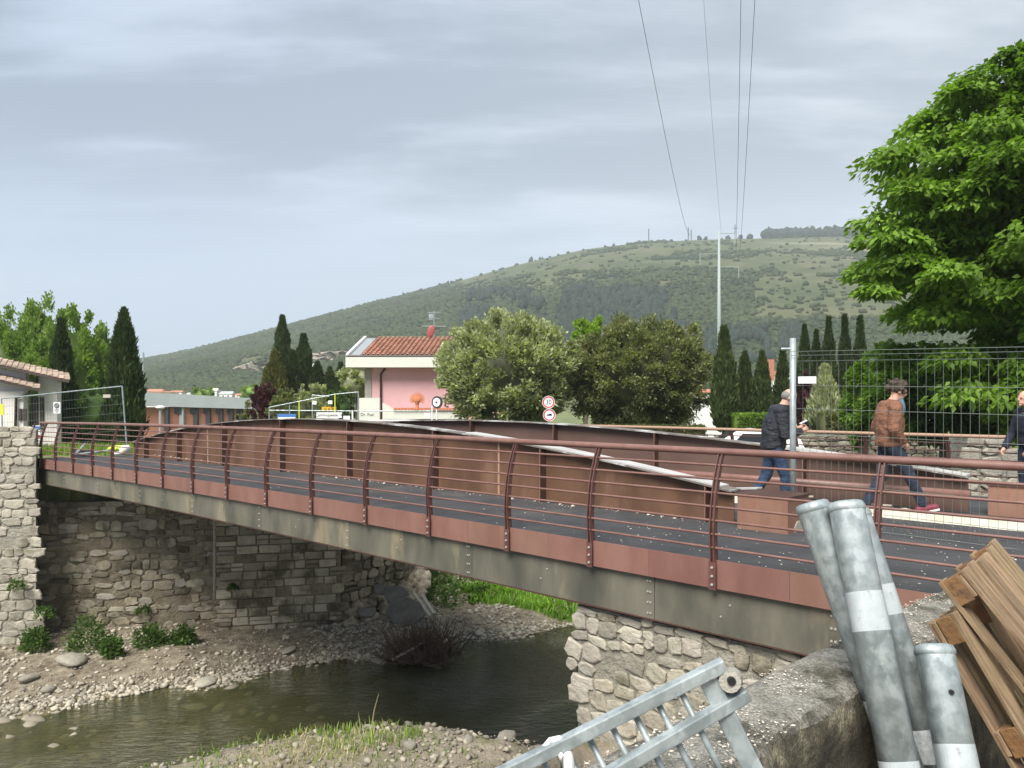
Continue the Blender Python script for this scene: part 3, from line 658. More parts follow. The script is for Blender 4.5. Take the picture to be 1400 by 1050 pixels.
# fascia plates, split mid-bay
fj = [5.6]+sorted([(a+b_)/2 for a, b_ in zip(post_u[:-1], post_u[1:])])[1:]+[U_END]
for a, b_ in zip(fj[:-1], fj[1:]):
    V = []
    for u in (a+0.0015, b_-0.0015): V += [P3(u, 0.012, -0.275), P3(u, 0.012, 0.012), P3(u, 0.024, 0.012), P3(u, 0.024, -0.275)]
    MB().add(V, [(0, 4, 5, 1), (1, 5, 6, 2), (2, 6, 7, 3), (3, 7, 4, 0), (0, 1, 2, 3), (7, 6, 5, 4)]).build('fascia_plate', M['fascia'], bridge)
# arched girders
def girder(w, u0, u1, uc, top0, k, stiff, mweb, seg_white=None, weldus=()):
    n = 44; V = []; F = []
    def zt(u): return top0-k*(u-uc)**2
    ul = [u0+(u1-u0)*i/n for i in range(n+1)]
    V = []
    for u in ul: V += [P3(u, w-0.006, -0.55), P3(u, w+0.006, -0.55), P3(u, w+0.006, zt(u), False), P3(u, w-0.006, zt(u), False)]
    F = []
    for i in range(n):
        for q in range(4): F.append((4*i+q, 4*i+(q+1) % 4, 4*i+4+(q+1) % 4, 4*i+4+q))
    F += [(3, 2, 1, 0), (4*n, 4*n+1, 4*n+2, 4*n+3)]
    g = MB().add(V, F).build('arch_girder', mweb, bridge)
    def fl(a, b_, m, name, hw=0.14, dz=0.0):
        ul = [a+(b_-a)*i/30 for i in range(31)]; V = []
        for u in ul: V += [P3(u, w-hw, zt(u)+dz, False), P3(u, w+hw, zt(u)+dz, False), P3(u, w+hw, zt(u)+0.022+dz, False), P3(u, w-hw, zt(u)+0.022+dz, False)]
        F = []
        for i in range(30):
            for q in range(4): F.append((4*i+q, 4*i+(q+1) % 4, 4*i+4+(q+1) % 4, 4*i+4+q))
        F += [(3, 2, 1, 0), (120, 121, 122, 123)]
        return MB().add(V, F).build(name, m, g)
    fl(u0-0.02, u1, M['flange'], 'flange')
    if seg_white: fl(seg_white[0], seg_white[1], M['flange_white'], 'flange_strip', 0.13, 0.024)  # pale strip laid over part of the flange top
    for u in stiff:
        if not (u0+0.1 < u < u1): continue
        for sg in (-1, 1):
            h = zt(u)-0.003
            V = [P3(u-0.007, w+sg*0.007, -0.03), P3(u+0.007, w+sg*0.007, -0.03), P3(u+0.007, w+sg*0.15, -0.03), P3(u-0.007, w+sg*0.15, -0.03)]
            V += [P3(u-0.007, w+sg*0.007, h, False), P3(u+0.007, w+sg*0.007, h, False), P3(u+0.007, w+sg*0.15, h, False), P3(u-0.007, w+sg*0.15, h, False)]
            MB().hexa(V[:4], V[4:]).build('stiffener', M['corten_dark'], g)  # darker than the web: shade of the turned faces is in the colour
            # lighter strip along the outer edge
            if sg < 0:
                V = [P3(u-0.009, w-0.151, -0.02), P3(u+0.009, w-0.151, -0.02), P3(u+0.009, w-0.156, -0.02), P3(u-0.009, w-0.156, -0.02)]
                V += [P3(u-0.009, w-0.151, h-0.01, False), P3(u+0.009, w-0.151, h-0.01, False), P3(u+0.009, w-0.156, h-0.01, False), P3(u-0.009, w-0.156, h-0.01, False)]
                MB().hexa(V[:4], V[4:]).build('stiffener_edge', M['rail'], g)
    for u in weldus:
        V = [P3(u-0.02, w-0.016, -0.02), P3(u+0.02, w-0.016, -0.02), P3(u+0.02, w-0.008, -0.02), P3(u-0.02, w-0.008, -0.02)]
        V2 = [P3(u-0.02, w-0.016, zt(u)-0.02, False), P3(u+0.02, w-0.016, zt(u)-0.02, False), P3(u+0.02, w-0.008, zt(u)-0.02, False), P3(u-0.02, w-0.008, zt(u)-0.02, False)]
        MB().hexa(V, V2).build('weld_strip', M['weld'], g)
    return g
girder(2.42, 12.15, 32.7, 22.0, 1.185, 0.0080, [12.5, 15.44, 18.07, 20.8, 23.5, 26.4, 29.15, 31.5], M['corten'], (12.3, 17.2), (16.5, 27.5))
girder(5.80, 10.2, 31.0, 20.2, 1.12, 0.0064, [12.6, 15.5, 18.05, 20.65, 23.4, 26.2, 28.9], M['corten_far'], (10.2, 13.0))
# long tube and lower kerb plate at the foot of the far girder
MB().tube([P3(u, 5.45, 0.27) for u in (10.1, 14, 19)], 0.055, 14).build('guard_tube', M['rail'], bridge, True)
for u in (10.6, 12.6, 15, 18): MB().tube([P3(u, 5.45, 0.0), P3(u, 5.45, 0.22)], 0.03, 8).build('tube_foot', M['post'], bridge)

# ------------------------------------------------------------------ stone walls
def stone_mesh(name, n=8, seed=0, rough=0.2, m=None):
    r_ = random.Random(seed); V = []; F = []
    ang = [2*PI*(i+r_.uniform(-0.25, 0.25))/n for i in range(n)] if rough > 0.1 else [2*PI*(i+0.5)/n for i in range(n)]
    def sq(a, k):  # between circle and square, +-0.5
        c, s = math.cos(a), math.sin(a); q = (abs(c)**k+abs(s)**k)**(-1/k); return c*q*0.5, s*q*0.5
    jj = [r_.uniform(1-rough, 1.0+rough*0.5) for _ in range(n)]; off = (r_.uniform(-.06, .06), r_.uniform(-.06, .06))
    for (sc, y) in ((1.0, 0.5), (1.0, -0.18), (0.955, -0.38), (0.80, -0.50)):
        for i, a in enumerate(ang):
            x, z = sq(a, 7.0 if rough > 0.1 else 30.0); k = sc*jj[i]
            V.append((x*k+off[0]*(1-sc), y+r_.uniform(-.05, .05), z*k+off[1]*(1-sc)))
    V.append((off[0], -0.52+r_.uniform(-.06, .08), off[1]))
    for l in range(3):
        for i in range(n): j = (i+1) % n; F.append((l*n+i, l*n+j, (l+1)*n+j, (l+1)*n+i))
    for i in range(n): F.append((3*n+i, 3*n+(i+1) % n, 4*n))
    F = [tuple(reversed(f)) for f in F]
    return newmesh(name, V, F, m)
STV = {k: [stone_mesh('stone', random.choice((7, 8, 9, 10)), 100*j+i, 0.20, M[k]) for i in range(12)] for j, k in enumerate(('stone_l', 'stone_d', 'stone_b', 'stone_hi'))}
STV['ashlar'] = [stone_mesh('stone', 12, 900+i, 0.05, M['stone_b']) for i in range(8)]
STV['ashlar_d'] = [stone_mesh('stone', 12, 950+i, 0.05, M['stone_d']) for i in range(5)]
def stone_wall(wall, org, ang, length, z0, z1, kinds, hmin, hmax, wmin, wmax, proud=0.05, gap=0.018, limit=300, mask=None, jitter=0.03, seed=1, zcam=None, angj=0.06, miss=0.0, deep=0.075):
    """rows of single stones on a plane through org along ang; local x along the wall, outward normal -y"""
    r_ = random.Random(seed); rot = Matrix.Rotation(ang, 3, 'Z'); cnt = 0; z = z0
    while z < z1-0.05:
        h = min(r_.uniform(hmin, hmax), z1-z); x = -r_.uniform(0, 0.2)
        while x < length:
            w = r_.uniform(wmin, wmax)
            if r_.random() < 0.12 and h > 0.2:   # two small stones on top of each other
                sub = ((z, h*0.5), (z+h*0.5, h*0.5))
            else: sub = ((z, h),)
            for zz_, hh in sub:
                cx_ = x+w/2; cz_ = zz_+hh/2+r_.uniform(-jitter, jitter)
                if (mask is None or mask(cx_, cz_)) and r_.random() > miss and cnt < limit and cx_ < length:
                    kd = kinds(cx_, cz_, r_) if callable(kinds) else kinds
                    p_ = rot @ Vector((cx_, -proud*r_.uniform(0.2, 1.0), cz_))
                    o = link('stone', r_.choice(STV[kd]), wall, tuple(Vector(org)+p_), (r_.uniform(-.05, .05), r_.uniform(-angj, angj), ang+r_.uniform(-.03, .03)), (w-gap, deep, hh-gap)); cnt += 1
            x += w
        z += h
    return cnt
def wall_body(name, label, cat, poly, z0, z1, m, top=None):
    n = len(poly); V = [(x, y, z0) for x, y in poly]+[(x, y, z1) for x, y in poly]
    F = [tuple(range(n-1, -1, -1)), tuple(range(n, 2*n))]+[(i, (i+1) % n, n+(i+1) % n, n+i) for i in range(n)]
    o = link(name, newmesh(name, V, F, m)); return tag(o, label, cat)
a1 = math.atan2(0.1, 1)
lw = wall_body('riverbank_wall', 'pale sunlit rubble wall rising beside the far left end of the bridge', 'wall', [(-40, 19.9), (-13.95, 22.5), (-14.65, 23.75), (-40, 21.4)], -6.4, 0.74, M['mortar_l'])
stone_wall(lw, (-16.9, 22.20, 0), a1, 2.98, -5.75, 0.86, lambda x, z, r_: 'stone_l' if r_.random() < 0.85 else 'stone_hi', 0.17, 0.34, 0.22, 0.62, seed=3, limit=290, proud=-0.005, gap=0.0, miss=0.06)
a2 = math.atan(0.24)
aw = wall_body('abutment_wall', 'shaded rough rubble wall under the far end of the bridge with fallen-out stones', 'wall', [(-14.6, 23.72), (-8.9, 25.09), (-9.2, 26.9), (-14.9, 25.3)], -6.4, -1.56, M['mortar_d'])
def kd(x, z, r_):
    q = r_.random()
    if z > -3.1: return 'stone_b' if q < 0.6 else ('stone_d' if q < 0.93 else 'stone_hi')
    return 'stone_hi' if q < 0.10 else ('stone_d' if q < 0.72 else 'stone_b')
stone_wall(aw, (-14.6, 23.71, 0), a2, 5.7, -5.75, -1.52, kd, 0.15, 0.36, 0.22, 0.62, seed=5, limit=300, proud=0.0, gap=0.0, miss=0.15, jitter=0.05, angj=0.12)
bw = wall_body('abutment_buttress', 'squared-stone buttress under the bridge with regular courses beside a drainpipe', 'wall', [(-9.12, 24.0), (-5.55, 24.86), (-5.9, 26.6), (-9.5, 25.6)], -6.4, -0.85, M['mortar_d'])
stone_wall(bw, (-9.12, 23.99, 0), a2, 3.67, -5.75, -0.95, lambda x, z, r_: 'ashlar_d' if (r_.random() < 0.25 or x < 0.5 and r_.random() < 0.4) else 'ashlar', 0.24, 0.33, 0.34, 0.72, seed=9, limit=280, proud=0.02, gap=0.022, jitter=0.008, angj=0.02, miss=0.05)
tag(link('drainpipe', newmesh('drainpipe', *(lambda b: (b.V, b.F))(MB().tube([(-9.25, 23.93, -1.0), (-9.27, 23.93, -4.6)], 0.05, 10)), M['concrete'], True)), 'vertical grey drainpipe in the corner between the abutment wall and the buttress', 'pipe')
tag(wall_body('abutment_backwall', 'dark concrete wall behind the bearing shelf under the bridge', 'wall', [(-14.35, 25.0), (-8.0, 26.6), (-8.0, 27.2), (-14.5, 25.6)], -1.6, -0.25, M['mortar_d']), None)
cw = wall_body('rubble_return_wall', 'dark overgrown end of the abutment wall beside the collapsed slabs', 'wall', [(-5.6, 25.3), (-3.6, 27.6), (-4.2, 28.2), (-6.2, 26.5)], -6.3, -1.0, M['mortar_d'])
stone_wall(cw, (-5.56, 25.28, 0), math.atan2(2.3, 2.0), 2.9, -5.6, -1.0, 'stone_d', 0.2, 0.4, 0.3, 0.6, seed=12, limit=90, proud=0.08, miss=0.2, jitter=0.06, angj=0.15)
# near abutment under the beam
ang_n = math.atan2(-DU.y, -DU.x)
c0 = P3(12.97, 0.16, 0, False); c1 = P3(6.5, 0.16, 0, False); c2 = P3(6.5, 7.9, 0, False); c3 = P3(10.6, 7.9, 0, False)
nw = wall_body('near_abutment', 'pale rubble stone abutment under the near end of the bridge', 'wall', [(c1.x, c1.y), (c2.x, c2.y), (c3.x, c3.y), (c0.x, c0.y)], -6.6, -0.80, M['mortar_l'])
stone_wall(nw, (c0.x, c0.y, 0), ang_n, 4.3, -2.5, -0.80, lambda x, z, r_: 'stone_hi' if (x < 0.25 or r_.random() < 0.2) else ('stone_l' if r_.random() < 0.6 else 'stone_b'), 0.11, 0.24, 0.14, 0.36, seed=14, limit=299, proud=0.0, deep=0.06, jitter=0.03, angj=0.18, miss=0.14, gap=0.0)
rot90 = math.atan2(DN.y, DN.x)

# near parapet wall (old concrete and stone), displaced fine mesh
LD = Vector((0.723, 0.691, 0)); LNr = Vector((0.691, -0.723, 0)); LP = Vector((1.09, 3.58, 0))
n = 260; V = []; prof = [(-0.0, -2.6), (-0.01, -1.0), (0.0, -0.3), (0.0, 0.0), (0.0, 0.15), (0.01, 0.24), (0.03, 0.285), (0.07, 0.30), (0.12, 0.305), (0.17, 0.305), (0.22, 0.305), (0.27, 0.305), (0.32, 0.30), (0.365, 0.29), (0.395, 0.26), (0.415, 0.21), (0.425, 0.14), (0.425, 0.06), (0.425, -0.03), (0.425, -0.12), (0.425, -0.22), (0.43, -0.35), (0.44, -0.5), (0.45, -0.8), (0.45, -1.4)]
m_ = len(prof)
for i in range(n+1):
    t = -3.6+(2.72+3.6)*i/n
    for (a, z) in prof:
        p_ = LP+LD*t+LNr*a+Vector((0, 0, z))
        q = noise.noise(p_*4.5)*0.022+noise.noise(p_*14)*0.010+noise.noise(p_*1.3)*0.03+noise.noise(p_*40)*0.004
        dn = Vector((0, 0, 1)) if 0.05 < a < 0.37 else (LNr if a > 0.2 else -LNr)
        V.append(p_+dn*q)
F = [(i*m_+j, i*m_+j+1, (i+1)*m_+j+1, (i+1)*m_+j) for i in range(n) for j in range(m_-1)]
F.append(tuple(n*m_+j for j in range(m_)))
F = [tuple(reversed(f)) for f in F]
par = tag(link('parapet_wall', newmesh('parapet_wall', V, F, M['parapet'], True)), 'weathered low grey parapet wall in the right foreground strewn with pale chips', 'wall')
# ------------------------------------------------------------------ river bank details
def scatter(n, x0, x1, f0, f1):
    X = rng.uniform(x0, x1, n); t = rng.uniform(0, 1, n); Y = f0(X)*(1-t)+f1(X)*t
    return X, Y
# beach stones
X, Y = scatter(34000, -16, 4.5, lambda x: shore(x)-0.7, lambda x: np.minimum(far_wall(x)+0.2+3.5*(x > -3), shore(x)+7))
Z = height(X, Y); dd = Y-shore(X)
k = (Z < -5.0) & (rng.uniform(0, 1, len(X)) < np.clip(0.12+0.9*np.exp(-((dd-0.2)/0.7)**2)+0.5*(fbm(X, Y, 1.5, 3, 31) > 0.1), 0, 1))
X, Y, Z = X[k], Y[k], Z[k]; s = 0.018+0.075*rng.uniform(0, 1, len(X))**5+0.045*np.exp(-((Y-shore(X))/0.5)**2)*rng.uniform(0, 1, len(X))
V, F = blobs(np.stack([X, Y, Z+s*0.25], -1), s, 0.2, 0.55)
tag(link('river_gravel', newmesh('river_gravel', V, F, M['gravel'])), kind='stuff')
X, Y = scatter(420, -16, -3, lambda x: shore(x)-5.0, lambda x: shore(x)-0.2); s = 0.05+0.22*rng.uniform(0, 1, 420)**3; V, F = blobs(np.stack([X, Y, np.minimum(height(X, Y)+s*0.1, WATER-0.02)], -1), s, 0.2, 0.35)
tag(link('river_bed_stones', newmesh('river_bed_stones', V, F, M['gravel_d'])), kind='stuff')
# near bank stones
X = rng.uniform(-5.6, 1.5, 15000); Y = rng.uniform(4.4, 7.3, 15000)+np.maximum(X, 0)*0.5
k = (Y < crest_y(X)+0.5) & (rng.uniform(0, 1, 15000) < 0.45+0.5*(fbm(X, Y, 0.6, 3, 33) > 0)); X, Y = X[k], Y[k]
s = 0.007+0.030*rng.uniform(0, 1, len(X))**5; V, F = blobs(np.stack([X, Y, height(X, Y)+s*0.3], -1), s, 0.22, 0.6)
tag(link('bank_gravel', newmesh('bank_gravel', V, F, M['gravel_d'])), kind='stuff')
V, F = blobs(np.array([[0, 0, 0.0]]), np.array([1.0]), 0.18, 0.6, (ICO2_V, ICO2_F)); 
rockm = []
for i in range(6):
    V, F = blobs(np.array([[0, 0, 0.0]]), np.array([1.0]), 0.16, 0.75, (ICO2_V, ICO2_F)); rockm.append(newmesh('rock', V, F, M['rock']))
def rock(x, y, s, label, sz=(1, 1, 0.6), group=None, z=None, m=None):
    r0 = random.choice(rockm)
    o = link('rock', r0, None, (x, y, (hz(x, y) if z is None else z)+s*sz[2]*0.25), (0, 0, random.uniform(0, 6)), (s*sz[0], s*sz[1], s*sz[2]))
    return tag(o, label, 'rock', group)
def gp(px, py, z):   # point where the sight line meets height z
    Y = (1.6-z)*1050/(py-548); return (px-700)/1050*Y, Y
for px, py, s, lab in ((100, 912, 0.55, 'broad pale boulder half buried in the gravel below the left wall'), (282, 923, 0.34, 'flat oval stone at the edge of the gravel by the water'), (268, 946, 0.22, 'low wet stone standing just out of the water near the gravel'), (66, 940, 0.24, 'small rounded stone in the shallow water at far left'), (395, 888, 0.26, 'pale flat stone below the squared buttress'), (516, 892, 0.36, 'angular rock at the waterline left of the brushwood'), (40, 932, 0.3, 'long pale stone lying on gravel under the left wall'), (470, 905, 0.24, 'blocky stone at the waterline under the bridge'), (655, 860, 0.22, 'pale stone on the gravel spit right of the brushwood'), (575, 838, 0.25, 'pale stone beside the two leaning planks')):
    x, y = gp(px, py, -5.75); rock(x, y, s, lab, (1.1, 0.8, 0.45))
for px, py, s, lab in ((692, 1000, 0.09, 'brown clod of earth standing on the crest of the near bank'), (505, 1003, 0.05, 'small pinkish stone beside the tall grass stem on the near bank'), (640, 1012, 0.05, 'pale flat stone lying on the near bank'), (560, 1030, 0.06, 'squarish stone in the soil of the near bank'), (720, 1032, 0.05, 'cream stone near the barrier end on the near bank')):
    x, y = gp(px, py, -1.2); rock(x, y, s, lab, (1.1, 0.9, 0.8))
# broken asphalt slabs on the rubble slope and rubble itself
def slab_plate(px, py, Y, w, h, label, tilt, rz=0.0, th=0.12):
    r_ = random.Random(px); pts = []
    for i in range(7):
        a = 2*PI*i/7+r_.uniform(-.2, .2); pts.append((math.cos(a)*w*r_.uniform(0.8, 1.05), math.sin(a)*h*r_.uniform(0.8, 1.05)))
    V = [(x, -th/2, z) for x, z in pts]+[(x, th/2, z) for x, z in pts]; n = 7
    F = [tuple(range(n)), tuple(range(2*n-1, n-1, -1))]+[(i, n+i, n+(i+1) % n, (i+1) % n) for i in range(n)]
    o = link('asphalt_slab', newmesh('asphalt_slab', V, F, M['slab']), None, ((px-700)/1050*Y, Y, 1.6+(548-py)/1050*Y), (tilt, 0.15, rz))
    return tag(o, label, 'slab')
slab_plate(540, 812, 25.7, 0.42, 0.36, 'upper broken slab of dark asphalt on the rubble under the bridge', -0.5, 0.1)
slab_plate(556, 838, 24.9, 0.72, 0.50, 'largest broken slab of dark asphalt leaning below the bridge', -0.55, -0.1)
slab_plate(520, 806, 25.9, 0.3, 0.22, 'small grey slab piece beside the upper asphalt slab', -0.4, 0.4)
slab_plate(500, 838, 25.2, 0.34, 0.22, 'small asphalt slab at the left of the rubble heap', -0.9, 0.5)
slab_plate(578, 856, 24.3, 0.26, 0.16, 'lowest small slab of asphalt beside the brushwood', -1.1, -0.4)
for k, (x0, y0, x1, y1, lab) in enumerate(((566, 811, 588, 842, 'longer weathered plank lying on the rubble beside the asphalt slabs'), (577, 813, 594, 839, 'shorter weathered plank right of the longer one on the rubble'))):
    a = Vector(((x0-700)/1050*25.5, 25.5, 1.6+(548-y0)/1050*25.5)); b = Vector(((x1-700)/1050*24.7, 24.7, 1.6+(548-y1)/1050*24.7))
    mid = (a+b)/2; d = b-a; mb = MB().box((0, 0, 0), (0.11, d.length, 0.04))
    o = mb.build('plank', M['plank']); o.matrix_world = Matrix.Translation(mid) @ d.to_track_quat('Y', 'Z').to_matrix().to_4x4(); tag(o, lab, 'plank')
n = 620; X = rng.uniform(-5.6, -3.0, n); Y = 24.6+0.55*(X+5.3)+rng.uniform(0.2, 4.2, n); Z = -5.6+0.55*np.clip(Y-(25.1+0.5*(X+5.3)), 0, 5)*np.clip(-X/3.2, 0.2, 1)
s = rng.uniform(0.06, 0.30, n); V, F = blobs(np.stack([X, Y, np.maximum(Z, height(X, Y))-0.05], -1), s, 0.25, 0.7, (ICO_V, ICO_F))
tag(link('rubble_heap', newmesh('rubble_heap', V, F, M['stone_d'])), kind='stuff')
# brushwood caught at the waterline
b = MB(); cx0, cy0 = gp(575, 905, -5.95)
for _ in range(420):
    p0 = Vector((cx0+random.gauss(0, 0.45), cy0+0.35+random.gauss(0, 0.25), -5.95)); d = Vector((random.gauss(0, 0.6), random.gauss(0, 0.4), abs(random.gauss(0.7, 0.4)))).normalized()
    l = random.uniform(0.4, 1.25); m1 = p0+d*l*0.5+Vector((random.gauss(0, .09), random.gauss(0, .09), random.gauss(0, .06))); b.tube([p0, m1, p0+d*l], [0.020, 0.015, 0.007], 4, False)
for _ in range(3): pass
bo = link('brushwood', newmesh('brushwood', b.V, b.F, M['twig'])); tag(bo, 'tangled brown brushwood heap stranded at the waterline under the bridge', 'driftwood')
tag(MB().tube([(cx0-0.8, cy0-0.1, -5.85), (cx0-0.2, cy0, -5.55), (cx0+0.1, cy0+0.1, -5.4)], [0.035, 0.03, 0.02], 6).build('branch', M['plank'], bo, True), None)
# grasses
def blades(P, h, w=0.012, lean=0.5, m=None, name='grass', kind='stuff'):
    n = len(P); h = np.asarray(h)[:, None]*rng.uniform(0.5, 1.2, (n, 1)); a = rng.uniform(0, 2*PI, n); D = np.stack([np.cos(a), np.sin(a), 0*a], -1)
    Sd = np.stack([-np.sin(a), np.cos(a), 0*a], -1)*w*rng.uniform(0.6, 1.3, (n, 1)); le = rng.uniform(0.1, 1, (n, 1))*lean; up = np.array([0, 0, 1.0])
    V = np.stack([P-Sd, P+Sd, P+up*h*0.55+D*h*le*0.3+Sd*0.7, P+up*h*0.55+D*h*le*0.3-Sd*0.7, P+up*h*0.95+D*h*le], 1).reshape(-1, 3)
    b = (np.arange(n)*5)[:, None]; F = [tuple(f) for f in (b+np.array([[0, 1, 2, 3]])).tolist()]+[tuple(f) for f in (b+np.array([[3, 2, 4]])).tolist()]
    o = link(name, newmesh(name, V, F, m)); o['kind'] = kind; return o
def patch(n, cx, cy, rx, ry):
    r = rng.uniform(0, 1, n)**0.5; a = rng.uniform(0, 2*PI, n); X = cx+rx*r*np.cos(a); Y = cy+ry*r*np.sin(a); return np.stack([X, Y, height(X, Y)], -1)
pp = []; hh = []
for px, py, r_, n_, h_ in ((270, 1005, .32, 420, .13), (150, 1022, .3, 380, .11), (220, 1020, .35, 260, .09), (330, 1002, .2, 160, .10), (30, 1046, .2, 220, .12), (440, 992, .25, 150, .07), (505, 1010, .3, 220, .09), (380, 1030, .5, 300, .05), (560, 1040, .5, 200, .05), (250, 1040, .6, 300, .05)):
    x, y = gp(px, py, float(crest_z(np.array([(px-700)/1050*6.3]))[0])); pp.append(patch(n_, x, y, r_*1.5, r_)); hh.append(np.full(n_, h_))
blades(np.concatenate(pp), np.concatenate(hh), 0.006, 0.7, M['grass'], 'bank_grass')
pq = np.concatenate([patch(500, random.uniform(-4.6, 0.2), random.uniform(5.2, 6.4), 0.5, 0.4) for _ in range(4)])
blades(pq, np.full(len(pq), 0.05), 0.004, 1.6, M['straw'], 'dry_grass')
X = rng.uniform(-3.0, 9.0, 26000); Y = shore(X)+rng.uniform(0.15, 9.0, 26000); k = (X > -0.3-1.5*(Y-shore(X)-2.2)) & (X > -1.6+0.9*(fbm(X, Y, 1.0, 2, 5)))
k &= (Y-shore(X) > np.interp(X, [-1, 0.8, 1.6], [2.6, 1.2, 0.1])); X, Y = X[k], Y[k]
blades(np.stack([X, Y, height(X, Y)], -1), np.full(len(X), 0.32), 0.035, 0.8, M['grass_b'], 'meadow_grass')
def stems(name, lab, pts, h, m):
    b = MB(); 
    for (x, y, lx) in pts:
        z = hz(x, y); b.tube([(x, y, z), (x+lx*0.35, y, z+h*0.5), (x+lx, y, z+h)], [0.006, 0.004, 0.002], 4, False)
    return tag(b.build(name, m), lab, 'grass stalk')
x, y = gp(508, 998, -1.18); stems('grass_stalk', 'single tall dry grass stalk standing against the water on the near bank', [(x, y, 0.06)], 0.29, M['straw'])
x, y = gp(493, 998, -1.18); stems('grass_stalk', 'short dry stalk left of the tall one on the near bank', [(x, y, -0.02)], 0.15, M['straw'])
# leafy things
def leaf_plant(name, lab, cat, c, r, n, size, m, group=None, up=0.5, width=0.55, core=False, droop=0.2):
    P = rng.normal(size=(n, 3)); P /= np.linalg.norm(P, axis=1, keepdims=True); P[:, 2] = np.abs(P[:, 2]); rad = rng.uniform(0.35, 1.0, (n, 1))**0.6
    D = P+np.array([0, 0, up]); Q = P*rad*np.array(r)*(1+0.25*np.array([[1]])*fbm(P[:, 0]*5, P[:, 1]*5+P[:, 2]*4, 1.0, 2, c[0])[:, None])
    parts = [leaves(Q, D, size, width, droop)]
    V, F = merge(parts)
    return tag(link(name, newmesh(name, V, F, m), None, c), lab, cat, group)
for px, py, rx, rz, lab in ((46, 885, .42, .5, 'leftmost leafy weed at the foot of the pale wall'), (120, 885, .62, .75, 'largest leafy weed clump at the foot of the abutment wall'), (153, 893, .3, .45, 'narrow weed clump right of the largest one at the wall foot'), (207, 880, .48, .5, 'weed clump in shade at the middle of the abutment wall foot'), (250, 878, .4, .45, 'weed clump in shade left of the drainpipe')):
    x, y = gp(px, py, -5.5); leaf_plant('weed', lab, 'weed', (x, y, -5.55), (rx, rx*0.7, rz*1.25), 900, 0.11, M['weed'])
for px, py, w_, lab in ((195, 838, .22, 'small green weed growing from the joints of the abutment wall'), (22, 806, .28, 'dark weed hanging from the pale left wall'), (318, 806, .14, 'tiny weed on the left edge of the buttress'), (60, 845, .3, 'weed growing low on the pale left wall')):
    Y0 = 22.2 if px < 62 else (23.9 if px < 300 else 23.9); X0 = (px-700)/1050*Y0
    if 62 < px < 300: Y0 = 23.8+0.24*(X0+14.2)-0.15; X0 = (px-700)/1050*Y0
    leaf_plant('weed', lab, 'weed', (X0, Y0, 1.6+(548-py)/1050*Y0), (w_, 0.18, w_*1.1), 200, 0.09, M['weed'])
# undergrowth on the far slope
X = rng.uniform(-4.6, 16, 26000); bk = rng.uniform(-1.6, 9.0, 26000); Y = far_wall(X)+bk; Z = height(X, Y)+rng.uniform(0, 0.55, 26000)*(0.5+fbm(X, Y, 1.1, 2, 8))
k = (Y-far_wall(X)) > np.interp(X, [-4.8, -3.4, -2.2, -1.2, 0, 2], [2.5, 0.4, -1.0, -0.7, 2.5, 7.0]); X, Y, Z = X[k], Y[k], Z[k]
V, F = leaves(np.stack([X, Y, Z], -1), np.tile(np.array([[0, -0.5, 0.6]]), (len(X), 1)), 0.19, 0.6)
tag(link('bank_undergrowth', newmesh('bank_undergrowth', V, F, M['weed'])), kind='stuff')

# ------------------------------------------------------------------ trees
def lump_core(d, m=9, n=14, seed=0, jit=0.12):
    V = []; F = []
    for i in range(m+1):
        th = PI*i/m
        for j in range(n):
            q = 2*PI*j/n; k = 1+jit*noise.noise(Vector((math.sin(th)*math.cos(q)*3+seed, math.sin(th)*math.sin(q)*3, math.cos(th)*3)))
            V.append((d[0]*math.sin(th)*math.cos(q)*k, d[1]*math.sin(th)*math.sin(q)*k, d[2]*math.cos(th)*k))
    for i in range(m):
        for j in range(n): F.append((i*n+j, (i+1)*n+j, (i+1)*n+(j+1) % n)); F.append((i*n+j, (i+1)*n+(j+1) % n, i*n+(j+1) % n))
    return np.array(V), np.array(F)
def trunk(root, h, r, m=None, limbs=4, spread=1.0, base=0.0):
    b = MB(); b.tube([(0, 0, -0.6), (0.02, 0.01, h*0.4), (0.0, 0.03, h)], [r*1.25, r, r*0.7], 9)
    o = b.build('trunk', m or M['bark'], root, True)
    for k in range(limbs):
        a = 2*PI*k/limbs+random.uniform(-.4, .4); z0 = h*random.uniform(0.6, 0.95); l = spread*random.uniform(0.8, 1.1)
        MB().tube([(0, 0, z0), (math.cos(a)*l*0.5, math.sin(a)*l*0.5, z0+l*0.55), (math.cos(a)*l, math.sin(a)*l, z0+l*0.9)], [r*0.5, r*0.35, r*0.12], 6).build('limb', m or M['bark'], root, True)
def round_tree(name, lab, cat, x, y, zb, cz, rx, ry, rz, n, size, m, group=None, seed=0, rough=0.18, ncl=90, th=1.2, up=0.7, core=0.80, limbs=4):
    root = thing(name, lab, cat, (x, y, zb), 0, group)
    g = np.random.default_rng(seed+50)
    trunk(root, max(0.6, (cz-zb)*0.8), 0.12+0.02*rx, None, limbs, rx*0.5)
    C = g.normal(size=(ncl, 3)); C /= np.linalg.norm(C, axis=1, keepdims=True); C *= g.uniform(0.80, 1.0, (ncl, 1))*(1+rough*g.normal(size=(ncl, 1))*0.5)
    cl = g.integers(0, ncl, n); cr = g.uniform(0.10, 0.22, ncl)*(1.1 if ncl < 200 else 0.85)
    d = g.normal(size=(n, 3)); d /= np.linalg.norm(d, axis=1, keepdims=True)
    U = C[cl]+d*(cr[cl][:, None])*g.uniform(0.2, 1.0, (n, 1))
    S3 = np.array([rx, ry, rz]); P = U*S3; D = U/np.linalg.norm(U, axis=1, keepdims=True)+np.array([0, 0, up])
    parts = [leaves(P, D, size, 0.5, 0.15, 0.6)]
    cv, cf = lump_core(S3*core, seed=seed, jit=0.3); parts.append((cv, cf))
    V, F = merge(parts); link('crown', newmesh('crown', V, F, m), root, (0, 0, cz-zb)); return root
